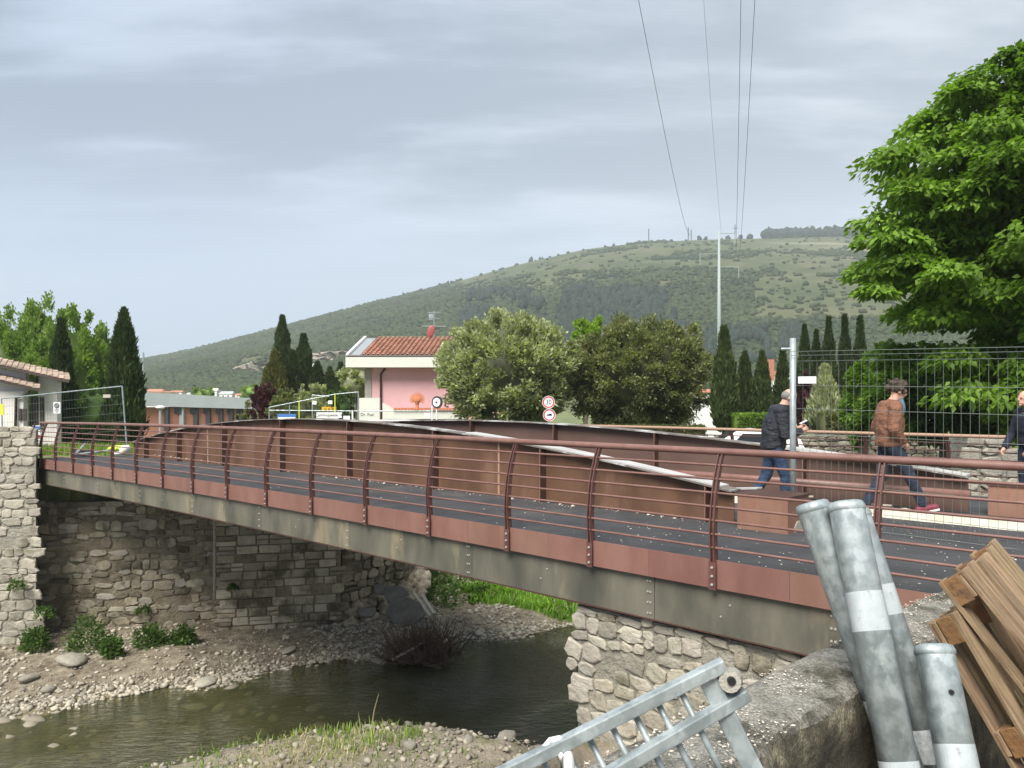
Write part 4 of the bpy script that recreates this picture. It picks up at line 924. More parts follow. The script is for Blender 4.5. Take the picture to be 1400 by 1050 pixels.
def pxX(px, Y): return (px-700)/1050*Y
def pz(py, Y): return 1.6+(548-py)/1050*Y
round_tree('holm_oak', 'large rounded tree with pale green new leaves in front of the pink house', 'tree', pxX(695, 38), 38, -0.7, pz(508, 38), 3.25, 3.0, 2.75, 70000, 0.21, M['leaf_oak'], None, 1, 0.14, 420, up=1.1, core=0.72)
round_tree('holm_oak', 'wide rounded brownish-green tree right of the pale one, behind the speed signs', 'tree', pxX(875, 40), 40, -0.8, pz(515, 40), 3.75, 3.3, 2.75, 70000, 0.18, M['leaf_oak2'], None, 2, 0.18, 380, up=0.5, core=0.72)
round_tree('tree', 'small yellow-green tree top showing between the two rounded trees', 'tree', pxX(800, 48), 48, -1.2, pz(475, 48), 1.1, 1.1, 1.7, 4500, 0.24, M['leaf_yel'], None, 3, 0.4, 30, core=0.6)
round_tree('shrub', 'rounded green shrub left of the pink house wall', 'shrub', pxX(488, 50), 50, -1.3, pz(525, 50), 1.2, 1.0, 1.1, 6000, 0.2, M['leaf_oak'], None, 4, 0.2, 50)
def cypress(lab, px, ytop, ybot, wpx, Y, m='cyp', group=None, seed=0, zb=None, name='cypress', n=None, lean=0.0, fat=0.62):
    H = (ybot-ytop)/1050*Y; R = wpx/2/1050*Y; zt = pz(ytop, Y); z0 = zt-H
    base = float(plateau(np.array([0.]), np.array([Y]))[0]) if zb is None else zb
    root = thing(name, lab, 'cypress' if name == 'cypress' else 'conifer', (pxX(px, Y), Y, min(base, z0)), 0, group)
    MB().tube([(0, 0, -0.4), (0, 0, H*0.5)], [0.13, 0.08], 8).build('trunk', M['bark'], root)
    g = np.random.default_rng(seed+500); n = n or int(2600+6500*min(R*H/3.0, 2.2))
    t = g.uniform(0, 1, n)**0.8; a = g.uniform(0, 2*PI, n)
    def prof(t): t = np.clip(t, 0, 1); return np.clip((t+0.04)/0.24, 0, 1)**0.5*(1-np.clip((t-0.22)/0.79, 0, 1))**(1.12-fat*0.9)*np.clip((1.01-t)/0.30, 0.0, 1)**0.45
    rr = R*prof(t)*(0.93+0.10*np.sin(a*5+t*9+seed)+0.13*g.normal(size=n)+0.14*fbm(a*1.2, t*H*1.0, 1.0, 3, seed))+0.05*R*np.sin(t*23+seed)
    z = (1-(1-t))*H; z = t*H
    P = np.stack([rr*np.cos(a), rr*np.sin(a), z], -1); D = np.stack([np.cos(a)*0.55, np.sin(a)*0.55, 1.5+0*a], -1)
    parts = [leaves(P, D, 0.20+0.10*R, 0.40, -0.1, 0.35)]
    V = []; F = []; mm, nn = 14, 10
    for i in range(mm+1):
        tt = 0.0+0.985*i/mm
        for j in range(nn):
            q = 2*PI*j/nn; k = R*float(prof(np.array([tt]))[0])*0.86*(1+0.12*math.sin(q*5+tt*9+seed)) if 0 < i < mm else 0.02
            V.append((k*math.cos(q), k*math.sin(q), tt*H))
    for i in range(mm):
        for j in range(nn): F.append((i*nn+j, i*nn+(j+1) % nn, (i+1)*nn+(j+1) % nn)); F.append((i*nn+j, (i+1)*nn+(j+1) % nn, (i+1)*nn+j))
    parts.append((np.array(V), np.array(F)))
    V, F = merge(parts); link('crown', newmesh('crown', V, F, M[m]), root, (0, 0, z0-root.location.z)); return root
cypress('tall dark cypress beside the mesh fence at the far left end of the bridge', 170, 429, 628, 44, 33, 'cyp', None, 1)
cypress('dark cypress rising just behind the white house', 84, 441, 628, 34, 36, 'cyp', None, 2)
cypress('tallest of the cypresses left of the pink house', 386, 435, 545, 27, 60, 'cyp', None, 3)
cypress('second tallest cypress left of the pink house, right of the tallest', 415, 460, 550, 26, 60, 'cyp', None, 4)
cypress('olive-brown conifer leaning against the tallest middle cypress', 376, 484, 556, 32, 57, 'cyp_o', None, 5, name='conifer', fat=0.5)
for i, (px, yt, w_, lab) in enumerate(((400, 482, 16, 'slim young cypress between the two tallest middle ones'), (434, 498, 20, 'short cypress right of the second tallest middle one'), (451, 505, 17, 'shortest cypress of the row left of the pink house'), (466, 499, 20, 'short cypress nearest the pink house'))):
    cypress(lab, px, yt, 555, w_, 58, 'cyp', None, 6+i)
cypress('broad dense cypress standing alone right of the rounded trees', 990, 451, 592, 32, 36, 'cyp_l', None, 12, fat=0.5)
for i, (px, yt, w_, lab) in enumerate(((1018, 486, 26, 'short cypress directly right of the broad one'), (1042, 485, 25, 'middle short cypress between the broad one and the pole'), (1070, 482, 21, 'short cypress just left of the galvanised fence pole'))):
    cypress(lab, px, yt, 585, w_, 42, 'cyp_l', None, 13+i, fat=0.5)
for i, (px, yt, w_, lab) in enumerate(((1100, 448, 22, 'first tall cypress right of the fence pole'), (1116, 455, 18, 'lower cypress second from the fence pole'), (1133, 437, 22, 'third cypress right of the fence pole behind the clipped cone'), (1155, 434, 20, 'fourth and highest cypress behind the mesh fence'), (1176, 436, 22, 'rightmost cypress behind the mesh fence beside the big tree'))):
    cypress(lab, px, yt, 590, w_, 48, 'cyp', None, 20+i, fat=0.45)
cypress('clipped cone of variegated evergreen behind the mesh fence', 1128, 505, 590, 42, 37, 'leaf_oak', None, 30, name='clipped_evergreen', fat=0.35)
# light green trees behind the white house
for i, (px, yt, w_, Y0, lab) in enumerate(((5, 452, 60, 52, 'leftmost bright green tree behind the house roof'), (42, 462, 46, 50, 'low bright green tree above the house roof'), (64, 430, 56, 54, 'tallest bright green tree behind the white house'), (104, 440, 60, 50, 'bright green tree between the two left cypresses'), (134, 455, 58, 52, 'bright green tree touching the tall dark cypress'))):
    cz_ = pz(yt+75, Y0); round_tree('poplar', lab, 'tree', pxX(px, Y0), Y0, -1.6, cz_, w_/2/1050*Y0*1.35, 1.9, 80/1050*Y0, 22000, 0.25, M['leaf_light'], None, 40+i, 0.40, 110, up=1.6, core=0.72)
round_tree('shrub', 'green shrub between the left cypresses and the mesh fence', 'shrub', pxX(122, 37), 37, -0.6, pz(570, 37), 1.3, 1.0, 1.5, 7000, 0.2, M['weed'], None, 47, 0.3, 50)
round_tree('plum_tree', 'dark purple-leaved plum shrub beside the factory end', 'tree', pxX(362, 45), 45, -1.0, pz(556, 45), 0.95, 0.8, 1.1, 9000, 0.15, M['plum'], None, 50, 0.35, 60, core=0.5)
round_tree('plum_tree', 'dark purple-leaved tree behind the white notice on the mesh fence', 'tree', pxX(1098, 44), 44, -1.0, pz(548, 44), 0.75, 0.7, 1.3, 7000, 0.16, M['plum'], None, 51, 0.3, 60, core=0.5)
for i, (px, py, w_, m_n, lab) in enumerate(((388, 545, 24, 'leaf_oak2', 'brownish shrub behind the left end of the sign fence'), (408, 545, 26, 'leaf_oak', 'grey-green shrub behind the blue sign'), (432, 543, 30, 'leaf_oak', 'pale green shrub above the yellow sign'), (466, 545, 30, 'weed', 'dark green shrub at the right end of the sign fence'), (350, 560, 22, 'leaf_oak2', 'low brownish shrub in front of the factory end'))):
    Y0 = 44+i*0.7; round_tree('shrub', lab, 'shrub', pxX(px, Y0), Y0, -1.0, pz(py+14, Y0), w_/2/1050*Y0*1.4, 0.8, 1.1, 7000, 0.15, M[m_n], None, 60+i, 0.35, 60, core=0.6)
for i, (px, w_, m_n, lab) in enumerate(((1290, 100, 'weed', 'dark shrub mass under the big tree behind the mesh fence'), (1225, 50, 'leaf_big', 'low leafy shrub behind the man in the brown jacket'), (1370, 90, 'weed', 'dark shrub behind the bald man'), (1178, 34, 'leaf_big', 'leafy bush left of the man in the brown jacket'))):
    Y0 = 27+i; round_tree('shrub', lab, 'shrub', pxX(px, Y0), Y0, -0.8, pz(550, Y0), w_/2/1050*Y0*1.2, 1.1, 1.35, 12000, 0.2, M[m_n], None, 70+i, 0.35, 90, up=0.1, core=0.55)
# big tree at the right edge: tiers of drooping sprays
def big_tree():
    root = thing('broadleaf_tree', 'huge bright green broadleaf tree filling the right edge of the view', 'tree', (19.1, 20.5, -0.5))
    g = np.random.default_rng(99)
    MB().tube([(0, 0, -1), (0.1, 0, 1.2), (0, 0.1, 2.6), (0.1, 0, 5.5)], [0.55, 0.42, 0.36, 0.2], 12).build('trunk', M['bark'], root, True)
    C = []; R = np.array([8.2, 6.4, 6.3]); cz_ = 6.4
    while len(C) < 600:
        v = g.normal(size=3); v /= np.linalg.norm(v)
        if v[2] < -0.72: continue
        if v[0] > 0.45 and g.uniform() < 0.6: continue
        q = v*g.uniform(0.66, 1.04)**1.0*(1+0.10*math.sin(v[2]*14+v[1]*5)); C.append(q*R+np.array([0, 0, cz_]))
    C = np.array(C); ex = pxX
    # outlying branch tips that break the outline
    C = np.concatenate([C, np.array([0.93, 1, 1])*np.array([(-8.9, -1, 4.4), (-9.2, -2, 5.3), (-8.5, -1.5, 8.3), (-7.9, -1, 8.6), (-6.8, -1.2, 9.6), (-6.4, -1, 10.6), (-4.3, -1, 11.6), (-4.7, -1, 12.0), (-7.2, -2, 2.6), (-8.4, -1, 3.3), (-8.6, -2, 2.4), (-5.8, -1.2, 11.2)])])
    tip = [(9.3, 8.1), (9.5, 8.3), (10.4, 9.2), (10.9, 9.7), (11.4, 10.1), (12.2, 10.6), (13.0, 10.9), (13.9, 11.3), (8.9, 5.3), (8.8, 4.7), (9.1, 6.1), (9.5, 7.2), (9.3, 6.7)]
    ex_ = []
    for (X, z) in tip:
        e = np.array([X-19.1+0.5, -0.8+g.uniform(-0.5, 0.5), z+0.5-0.2]); ex_.append(e)
        for f in (0.10, 0.2, 0.3, 0.42, 0.55): ex_.append(e*(1-f)+np.array([0, 0, 6.0])*f+g.normal(size=3)*0.35)
    C = np.concatenate([C, np.array(ex_)])
    for k in range(26):
        c = C[g.integers(0, len(C))]; s0 = Vector((0, 0, 1.8+g.uniform(0, 3))); e = Vector(tuple(c*np.array([0.93, 0.93, 0.97]))); mdl = s0.lerp(e, 0.5)+Vector((0, 0, 0.5))
        MB().tube([s0, mdl, e], [0.15, 0.09, 0.03], 6).build('limb', M['bark'], root, True)
    n = 300000; cl = g.integers(0, len(C), n); cr = g.uniform(0.55, 1.1, len(C))
    d = g.normal(size=(n, 3)); d /= np.linalg.norm(d, axis=1, keepdims=True); d *= g.uniform(0, 1, (n, 1))**0.45; d[:, 2] = d[:, 2]*0.30-0.35*(d[:, 0]**2+d[:, 1]**2)
    P = C[cl]+d*cr[cl][:, None]
    D = d*np.array([1.0, 1.0, 0.3])+0.35*(C[cl]-np.array([0, 0, cz_]))/R*np.array([1, 1, 0.2])+np.array([0, 0, -0.25])
    V, F = leaves(P, D, 0.185, 0.62, 0.25, 0.45)
    o = link('crown', newmesh('crown', V, F, M['leaf_big']), root); o['kind'] = 'stuff'
big_tree()
# hedges
def hedge(lab, px0, px1, Y0, ztop, depth, m, zb=-1.0):
    x0, x1 = pxX(px0, Y0), pxX(px1, Y0); root = thing('hedge', lab, 'hedge', ((x0+x1)/2, Y0, zb)); w = x1-x0
    h = ztop-zb; n = int(2600*w*0.5+2500)
    f = rng.uniform(0, 1, n); X = rng.uniform(-w/2, w/2, n); top = f < 0.4
    Yv = np.where(top, rng.uniform(-depth/2, depth/2, n), -depth/2+0.04*rng.normal(size=n)); Z = np.where(top, h+0.04*rng.normal(size=n), rng.uniform(0, h, n))
    V, F = leaves(np.stack([X, Yv, Z], -1), np.stack([0*X, -0.6*(~top), 0.4+0.6*top], -1), 0.11, 0.6)
    bx = MB().box((0, 0, h/2), (w-0.05, depth-0.08, h-0.05)); tri = [(a, b, c) for (a, b, c, d) in bx.F]+[(a, c, d) for (a, b, c, d) in bx.F]
    V, F = merge([(V, F), (np.array([tuple(v) for v in bx.V]), np.array(tri))]); link('foliage', newmesh('foliage', V, F, m), root)
hedge('bright green clipped hedge left of the man in the dark jacket', 1003, 1072, 35, 0.95, 1.1, M['hedge'])
hedge('long clipped hedge behind the mesh fence, left of the brown jacket', 1122, 1212, 34, 1.0, 1.2, M['hedge_d'])
hedge('olive hedge strip behind the footpath railing below the rounded trees', 770, 962, 34.5, 0.42, 1.0, M['hedge_d'])
# ------------------------------------------------------------------ buildings
def tiles(parent, name, p00, pu, pv, nu, nv, r, m):
    """pan-tile roof: rows of half-round tiles; pu along the eave, pv up the slope"""
    p00 = Vector(p00); pu = Vector(pu); pv = Vector(pv); du = pu/nu; dv = pv/nv; nr = pu.cross(pv).normalized()
    if nr.z < 0: nr = -nr
    b = MB()
    for i in range(nu):
        for j in range(nv):
            o = p00+du*(i+0.5)+dv*j; V = []
            for e, s_ in ((0.0, 1.0), (1.12, 0.82)):
                for k in range(5):
                    a = PI*k/4; V.append(o+dv*e+du.normalized()*math.cos(a)*du.length*0.46*s_+nr*(math.sin(a)*r*s_+(0.03 if e == 0 else 0.0)))
            b.add(V, [(k, k+1, 6+k, 5+k) for k in range(4)])
    return b.build(name, m, parent, False, 'stuff')
def quad_prism(pts, th):
    a = [Vector(p) for p in pts]; n = (a[1]-a[0]).cross(a[2]-a[0]).normalized()
    if n.z < 0: n = -n
    return MB().hexa([p-n*th for p in a], a)
def window(parent, c, w, h, name='window', shutter=None, ang=0.0, bars=True, fr=0.05):
    R_ = Matrix.Rotation(ang, 3, 'Z'); c = Vector(c)
    o = MB()
    for dx_, dz_, ww, hh_ in ((-w/2, 0, fr, h+fr), (w/2, 0, fr, h+fr), (0, -h/2, w, fr), (0, h/2, w, fr)): o.box(c+R_ @ Vector((dx_, -0.03, dz_)), (ww, 0.06, hh_), R_)
    if bars: o.box(c+R_ @ Vector((0, -0.025, 0)), (fr*0.8, 0.05, h-0.02), R_)
    f = o.build(name, M['frame_w'] if shutter is None else shutter, parent)
    MB().box(c+R_ @ Vector((0, -0.012, 0)), (w, 0.012, h), R_).build('pane', M['glass'], f)
    return f
# white house at far left
H = thing('white_house', 'white plastered house with old tiled roofs at the far left beyond the bridge', 'house', (0, 0, 0))
def wall_q(x0, y0, x1, y1, z0, z1, m, parent, name='wall', th=0.3, z1b=None):
    d = Vector((x1-x0, y1-y0, 0)); nrm = Vector((-d.y, d.x, 0)).normalized(); z1b = z1 if z1b is None else z1b
    a = [Vector((x0, y0, z0)), Vector((x1, y1, z0)), Vector((x1, y1, z0))+nrm*th, Vector((x0, y0, z0))+nrm*th]
    t = [Vector((x0, y0, z1)), Vector((x1, y1, z1b)), Vector((x1, y1, z1b))+nrm*th, Vector((x0, y0, z1))+nrm*th]
    return MB().hexa(a, t).build(name, m, parent)
Yh = 31.0
xr = pxX(78, Yh); xm = pxX(35, Yh-0.8)
wall_q(xm-0.0, Yh, xr, Yh, -0.9, pz(512, Yh), M['plaster'], H, 'wall', 0.3, pz(520, Yh))
wall_q(pxX(-70, 30.8), 30.8, pxX(35, 30.8), 30.8, -0.9, pz(492, 30.8), M['plaster'], H, 'wall', 0.19, pz(510, 30.8))
wall_q(xr-0.0, Yh+0.302, xr-5.6, Yh+9, -0.9, pz(517, Yh), M['plaster'], H, 'wall', 0.3)
wall_q(pxX(-70, 30.5), 30.5, pxX(32, 30.5), 30.5, -0.9, pz(535, 30.5), M['plaster'], H, 'wall', 0.28)
# upper roof: slopes down to the right
e0 = Vector((pxX(95, 30.2), 30.2, pz(520, 30.2))); e1 = Vector((pxX(-25, 30.2), 30.2, pz(493, 30.2)))
sl_ = Vector((-1.15, 1.9, 0.27))
rf = quad_prism([e1, e0, e0+sl_, e1+sl_], 0.10).build('roof', M['pipe'], H)
tiles(rf, 'roof_tiles', e0+Vector((0, 0, 0.0)), sl_, e1-e0, 10, 15, 0.09, M['tile_old'])
e0 = Vector((pxX(54, 30.0), 30.0, pz(532, 30.0))); e1 = Vector((pxX(-30, 30.0), 30.0, pz(512, 30.0))); sl_ = Vector((-0.45, 0.75, 0.16))
rf = quad_prism([e1, e0, e0+sl_, e1+sl_], 0.10).build('roof', M['pipe'], H)
tiles(rf, 'roof_tiles', e0, sl_, e1-e0, 8, 9, 0.09, M['tile_old'])
for (xa, xb) in ((42, 52), (55, 60)):
    MB().box((pxX((xa+xb)/2, Yh-0.04), Yh-0.04, pz(565, Yh)), ((xb-xa)/1050*Yh, 0.06, 44/1050*Yh)).build('shutter', M['shutter'], H)
for (xa, xb) in ((26, 29), (31, 36)):
    MB().box((pxX((xa+xb)/2, 30.45), 30.45, pz(567, 30.45)), ((xb-xa)/1050*30, 0.06, 17/1050*30)).build('shutter', M['shutter'], H)
MB().tube([(pxX(40, 30.2), 30.2, pz(536, 30.2)), (pxX(36, 30.3), 30.3, pz(540, 30.3)), (pxX(22, 30.4), 30.4, pz(544, 30.4)), (pxX(21, 30.4), 30.4, pz(590, 30.4))], 0.055, 8).build('downpipe', M['pipe'], H, True)
MB().tube([(pxX(51, 30.85), 30.85, pz(513, 30.85)), (pxX(51, 30.85), 30.85, pz(533, 30.85))], 0.04, 8).build('downpipe', M['pipe'], H)
# notice board with blue and red panels behind the railing
nb = thing('notice_board', 'white notice with blue and red bands on the white house wall behind the railing', 'notice', (0, 0, 0))
MB().box((pxX(50, 27.5), 27.5, pz(592, 27.5)), (0.26, 0.02, 0.55)).build('panel', M['white'], nb)
MB().box((pxX(50, 27.48), 27.48, pz(585, 27.5)), (0.22, 0.012, 0.12)).build('band', M['blue'], nb)
MB().box((pxX(50, 27.48), 27.48, pz(597, 27.5)), (0.22, 0.012, 0.13)).build('band', M['red'], nb)
MB().tube([(pxX(50, 27.55), 27.55, -0.4), (pxX(50, 27.55), 27.55, pz(582, 27.5))], 0.02, 6).build('post', M['galv_dull'], nb)
# factory
Fb = thing('factory', 'long low factory with grey metal roof band and brick panels behind the bridge', 'factory', (0, 0, 0)); Yf = 80.0
MB().hexa([(pxX(188, Yf), Yf, -3), (pxX(372, 88), 88, -3), (pxX(372, 88), 112, -3), (pxX(188, Yf), 112, -3)], [(pxX(188, Yf), Yf, pz(557, Yf)), (pxX(372, 88), 88, pz(557, 88)), (pxX(372, 88), 112, pz(557, 88)), (pxX(188, Yf), 112, pz(557, Yf))]).build('wall', M['brick'], Fb)
def fpt(px, py, dy=0.0):
    Y = 80+8*(px-188)/184+dy; return Vector((pxX(px, Y), Y, pz(py, Y)))
MB().hexa([fpt(186, 556, -.5), fpt(232, 557, -.5), fpt(374, 560, -.5), fpt(374, 560, 20)], [fpt(186, 536, -.5), fpt(232, 537, -.5), fpt(374, 546, -.5), fpt(374, 546, 20)]) 
for (a, b_, ya, yb, za, zb_) in ((186, 231, 536, 538, 555, 556), (231, 374, 538, 546, 556, 560)):
    MB().hexa([fpt(a, za, -.6), fpt(b_, zb_, -.6), fpt(b_, zb_, 22), fpt(a, za, 22)], [fpt(a, ya, -.6), fpt(b_, yb, -.6), fpt(b_, yb, 22), fpt(a, ya, 22)]).build('roof', M['roof_metal'], Fb)
for px in (228, 249, 268, 285, 302, 316, 329, 341, 352):
    MB().box(tuple(fpt(px, 585, -.25)), (0.45, 0.4, 4.4)).build('pilaster', M['dark'] if px != 249 else M['galv_dull'], Fb)
for a, b_ in ((230, 247), (251, 267), (270, 284), (287, 301), (304, 315), (318, 328), (331, 340), (343, 351)):
    c = (fpt(a, 561.5, -.1)+fpt(b_, 561.5, -.1))/2; MB().box(tuple(c), ((b_-a)/1050*84, 0.1, 0.62)).build('clerestory_window', M['glass'], Fb)
# street lamp by the factory and thin pole
sl2 = thing('street_lamp', 'grey street lamp with a white head in front of the factory wall', 'street lamp', (pxX(219, 60), 60, -2.3))
MB().tube([(0, 0, 0), (0, 0, pz(560, 60)+2.3)], 0.10, 8).build('pole', M['roof_metal'], sl2)
MB().ellipsoid((0, 0, pz(557, 60)+2.3), (0.38, 0.3, 0.16)).build('lamp_head', M['white'], sl2, True)
o = MB().tube([(0, 0, 0), (0, 0, pz(482, 46)+2)], [0.08, 0.05], 8).build('pole', M['galv_dull'], None, False, None, (pxX(196, 46), 46, -2)); tag(o, 'thin bare grey pole beside the tall left cypress', 'pole')
# village houses far away
def small_house(lab, px, py, w, h, Y, mw, mr, rooft='gable', wins=2, zb=-2.4):
    X = pxX(px, Y); zt = pz(py, Y); W_ = w/1050*Y; D = W_*0.8; r_ = thing('village_house', lab, 'house', (X, Y, zb)); Hh = zt-zb; e = h/1050*Y
    MB().box((0, 0, (Hh-e*0.4)/2), (W_, D, Hh-e*0.4)).build('wall', mw, r_)
    z0 = Hh-e*0.4; b = MB(); b.add([(-W_*.56, -D*.56, z0), (W_*.56, -D*.56, z0), (W_*.56, D*.56, z0), (-W_*.56, D*.56, z0), (-W_*.5, 0, z0+e*0.4), (W_*.5, 0, z0+e*0.4)], [(3, 2, 1, 0), (0, 1, 5, 4), (2, 3, 4, 5), (1, 2, 5), (3, 0, 4)]); b.build('roof', mr, r_)
    for k in range(wins):
        f = MB().box(((k+0.5)/wins*W_*0.8-W_*0.4, -D/2-0.03, z0-e*0.35), (W_*0.10, 0.08, e*0.28)).build('window', M['glass'], r_)
    return r_
for lab, px, py, w, h, mw, mr, Y in (('far cream house with red roof left of the factory lamp', 214, 532, 20, 7, 'plaster', 'tile', 330), ('far ochre house with flat tiled roof right of the first', 243, 534, 16, 5, 'plaster_w', 'tile', 330), ('far long red-roofed house behind the factory roof', 222, 535, 30, 4, 'plaster', 'tile', 300), ('far white house with pale roof on the hill foot', 291, 531, 15, 9, 'frame_w', 'plaster_w', 330), ('far white two-storey house right of the pale roofed one', 311, 535, 17, 9, 'frame_w', 'roof_metal', 320), ('far small house with brick-red roof beside the plum shrub', 329, 538, 12, 5, 'plaster', 'tile', 320), ('lone white farmhouse on the wooded hill above the short cypresses', 431, 497, 7, 4, 'frame_w', 'roof_metal', 420), ('far white hut with pale dome roof above the factory', 261, 537, 9, 5, 'frame_w', 'frame_w', 310)):
    small_house(lab, px, py, w, h, Y, M[mw], M[mr], zb=-2.5)
round_tree('tree', 'yellow-green tree beside the far village houses', 'tree', pxX(345, 150), 150, -2.4, pz(538, 150), 2.6, 2.0, 1.6, 2500, 0.5, M['leaf_light'], None, 80, 0.3, 30)
round_tree('tree', 'pale green tree in front of the far white two-storey house', 'tree', pxX(277, 160), 160, -2.4, pz(540, 160), 2.2, 2.0, 1.4, 2000, 0.5, M['leaf_light'], None, 81, 0.3, 30)
small_house('white house with a barred window behind the brown rounded tree', 955, 532, 60, 12, 70, M['frame_w'], M['tile'], wins=3, zb=-2.4)
small_house('red-roofed house behind the short cypresses', 1072, 508, 42, 12, 85, M['plaster'], M['tile'], wins=2)
MB().box((pxX(1052, 80), 80, pz(506, 80)), (0.75, 0.75, 2.2)).build('chimney', M['brick'], None)
tag(bpy.data.objects['chimney'], 'brick-red chimney stack between two short cypresses', 'chimney')
small_house('grey-roofed house with a white gable edge behind the mesh fence', 1178, 503, 34, 22, 55, M['frame_w'], M['dark'], wins=1)
# pink house
PH = thing('pink_house', 'pink villa with red tiled roof, white roof band and ornamental wall', 'house', (0, 0, 0)); Yp = 45.0
def pp3(px, py, dy=0.0): return Vector((pxX(px, Yp), Yp+dy, pz(py, Yp)))
MB().hexa([pp3(504, 620), pp3(720, 620), pp3(720, 620, 9), pp3(504, 620, 9)], [pp3(504, 500), pp3(720, 500), pp3(720, 500, 9), pp3(504, 500, 9)]).build('wall', M['pink'], PH)
MB().hexa([pp3(499, 620, -.06), pp3(508, 620, -.06), pp3(508, 620, .25), pp3(499, 620, .25)], [pp3(499, 503, -.06), pp3(508, 503, -.06), pp3(508, 503, .25), pp3(499, 503, .25)]).build('corner_stones', M['concrete'], PH)
MB().hexa([pp3(477, 503, -.9), pp3(724, 503, -.9), pp3(724, 503, 9), pp3(477, 503, 9)], [pp3(477, 489, -.9), pp3(724, 489, -.9), pp3(724, 489, 9), pp3(477, 489, 9)]).build('roof_band', M['plaster_w'], PH)
ya = -.75; q0 = pp3(478, 488, ya); q1 = pp3(724, 488, ya); slv = Vector((0.35, 3.6, (488-459)/1050*48))
rf = quad_prism([q0, q1, q1+slv, q0+slv], 0.08).build('roof', M['galv_dull'], PH)
tiles(rf, 'roof_tiles', q0+Vector((0.75, 0, .03)), Vector((9.6, 0, 0)), slv, 34, 12, 0.10, M['tile'])
MB().hexa([q0-Vector((.05, .05, 0)), q0+Vector((.1, -.05, 0)), q0+slv+Vector((.1, 0, 0)), q0+slv-Vector((.05, 0, 0))], [q0+Vector((-.05, -.05, .14)), q0+Vector((.1, -.05, .14)), q0+slv+Vector((.1, 0, .14)), q0+slv+Vector((-.05, 0, .14))]).build('verge', M['frame_w'], PH)
MB().tube([pp3(527, 504, -.15), pp3(524, 508, -.12), pp3(521, 511, -.1), pp3(521, 580, -.1)], 0.06, 8).build('downpipe', M['pipe'], PH, True)
MB().tube([q0+Vector((0, -.12, .0)), q1+Vector((0, -.12, .0))], 0.06, 8).build('gutter', M['pipe'], PH)
# garden walls of the pink house
GW = thing('garden_wall', 'cream garden wall with a coping of orange tiles in front of the pink house', 'wall', (0, 0, 0)); Yg = 43.5
def g3(px, py, dy=0.0): return Vector((pxX(px, Yg), Yg+dy, pz(py, Yg)))
MB().hexa([g3(490, 600), g3(519, 600), g3(519, 600, .3), g3(490, 600, .3)], [g3(490, 544), g3(519, 544), g3(519, 544, .3), g3(490, 544, .3)]).build('pier', M['plaster_w'], GW)
MB().hexa([g3(523, 573), g3(541, 573), g3(541, 573, .3), g3(523, 573, .3)], [g3(523, 551), g3(541, 561), g3(541, 561, .3), g3(523, 551, .3)]).build('ramped_wall', M['plaster_w'], GW)
MB().hexa([g3(541, 573), g3(640, 573), g3(640, 573, .3), g3(541, 573, .3)], [g3(541, 561), g3(640, 561), g3(640, 561, .3), g3(541, 561, .3)]).build('wall', M['plaster_w'], GW)
MB().hexa([g3(523, 600, .05), g3(640, 600, .05), g3(640, 600, .25), g3(523, 600, .25)], [g3(523, 573, .05), g3(640, 573, .05), g3(640, 573, .25), g3(523, 573, .25)]).build('base_wall', M['dark'], GW)
for k in range(21):
    b = MB(); V = []; c = g3(540+k*4.4, 560, .1)
    for e in (-0.22, 0.3):
        for q in range(6): a = PI*q/5; V.append(c+Vector((math.cos(a)*0.085, e, math.sin(a)*0.13-0.02)))
    b.add(V, [(q, q+1, 7+q, 6+q) for q in range(5)]+[(5, 4, 3, 2, 1, 0)]); b.build('coping_tile', M['terracotta'], GW)
orn = thing('wall_ornament', 'orange terracotta sun-shaped tree ornament on the garden wall', 'ornament', tuple(g3(570, 560, .1)))
V = []; s_ = 1/1050*Yg
b = MB(); b.tube([(0, 0, -0.1), (0, 0, 6*s_), (0, 0, 12*s_)], [3.6*s_, 2.2*s_, 4.2*s_], 10).build('stem', M['terracotta'], orn)
b = MB(); b.ellipsoid((0, 0, 14*s_), (5.6*s_, 2.5*s_, 5.2*s_), None, 14, 8).build('disc', M['terracotta'], orn)
b = MB()
for k in range(16):
    a = -0.5+(PI+1.0)*k/15; p0 = Vector((math.cos(a)*5*s_, 0, 14*s_+math.sin(a)*5*s_)); p1 = Vector((math.cos(a)*10.5*s_, 0, 14*s_+math.sin(a)*9.5*s_)); b.tube([p0, p1], [1.3*s_, 0.6*s_], 6)
b.build('rays', M['terracotta'], orn, kind='stuff')
# antennas
an = thing('aerial', 'television aerial mast with several arrays on the pink house roof', 'antenna', tuple(q0+slv+Vector((pxX(592, 48)-pxX(478, 45)-.3, 0.3, 0)))); s_ = 1/1050*48
MB().tube([(0, 0, -0.3), (0, 0, 38*s_)], 0.035, 6).build('mast', M['galv_dull'], an)
for z, w, ang in ((17, 32, .1), (28, 18, .7), (36, 16, -.2)):
    b = MB(); d = Vector((math.cos(ang), math.sin(ang), 0)); b.tube([Vector((0, 0, z*s_))-d*w/2*s_, Vector((0, 0, z*s_))+d*w/2*s_], 0.02, 5)
    for k in range(7):
        c = Vector((0, 0, z*s_))+d*(k/6-0.5)*w*s_; pr = Vector((-d.y, d.x, 0)); b.tube([c-pr*0.2, c+pr*0.2], 0.012, 4)
    b.build('array', M['galv_dull'], an, kind='stuff')
MB().box((-4*s_, 0, 30*s_), (6*s_, .1, 8*s_)).build('panel_aerial', M['galv_dull'], an)
ds = thing('satellite_dish', 'red satellite dish on the pink house roof below the aerial', 'satellite dish', tuple(Vector(an.location)+Vector((-0.15, -0.5, 0))))
b = MB(); b.ellipsoid((0, 0, 9*s_), (5.2*s_, 1.4*s_, 9*s_), Matrix.Rotation(0.3, 3, 'Y'), 16, 8); b.build('dish', M['dish'], ds, True)
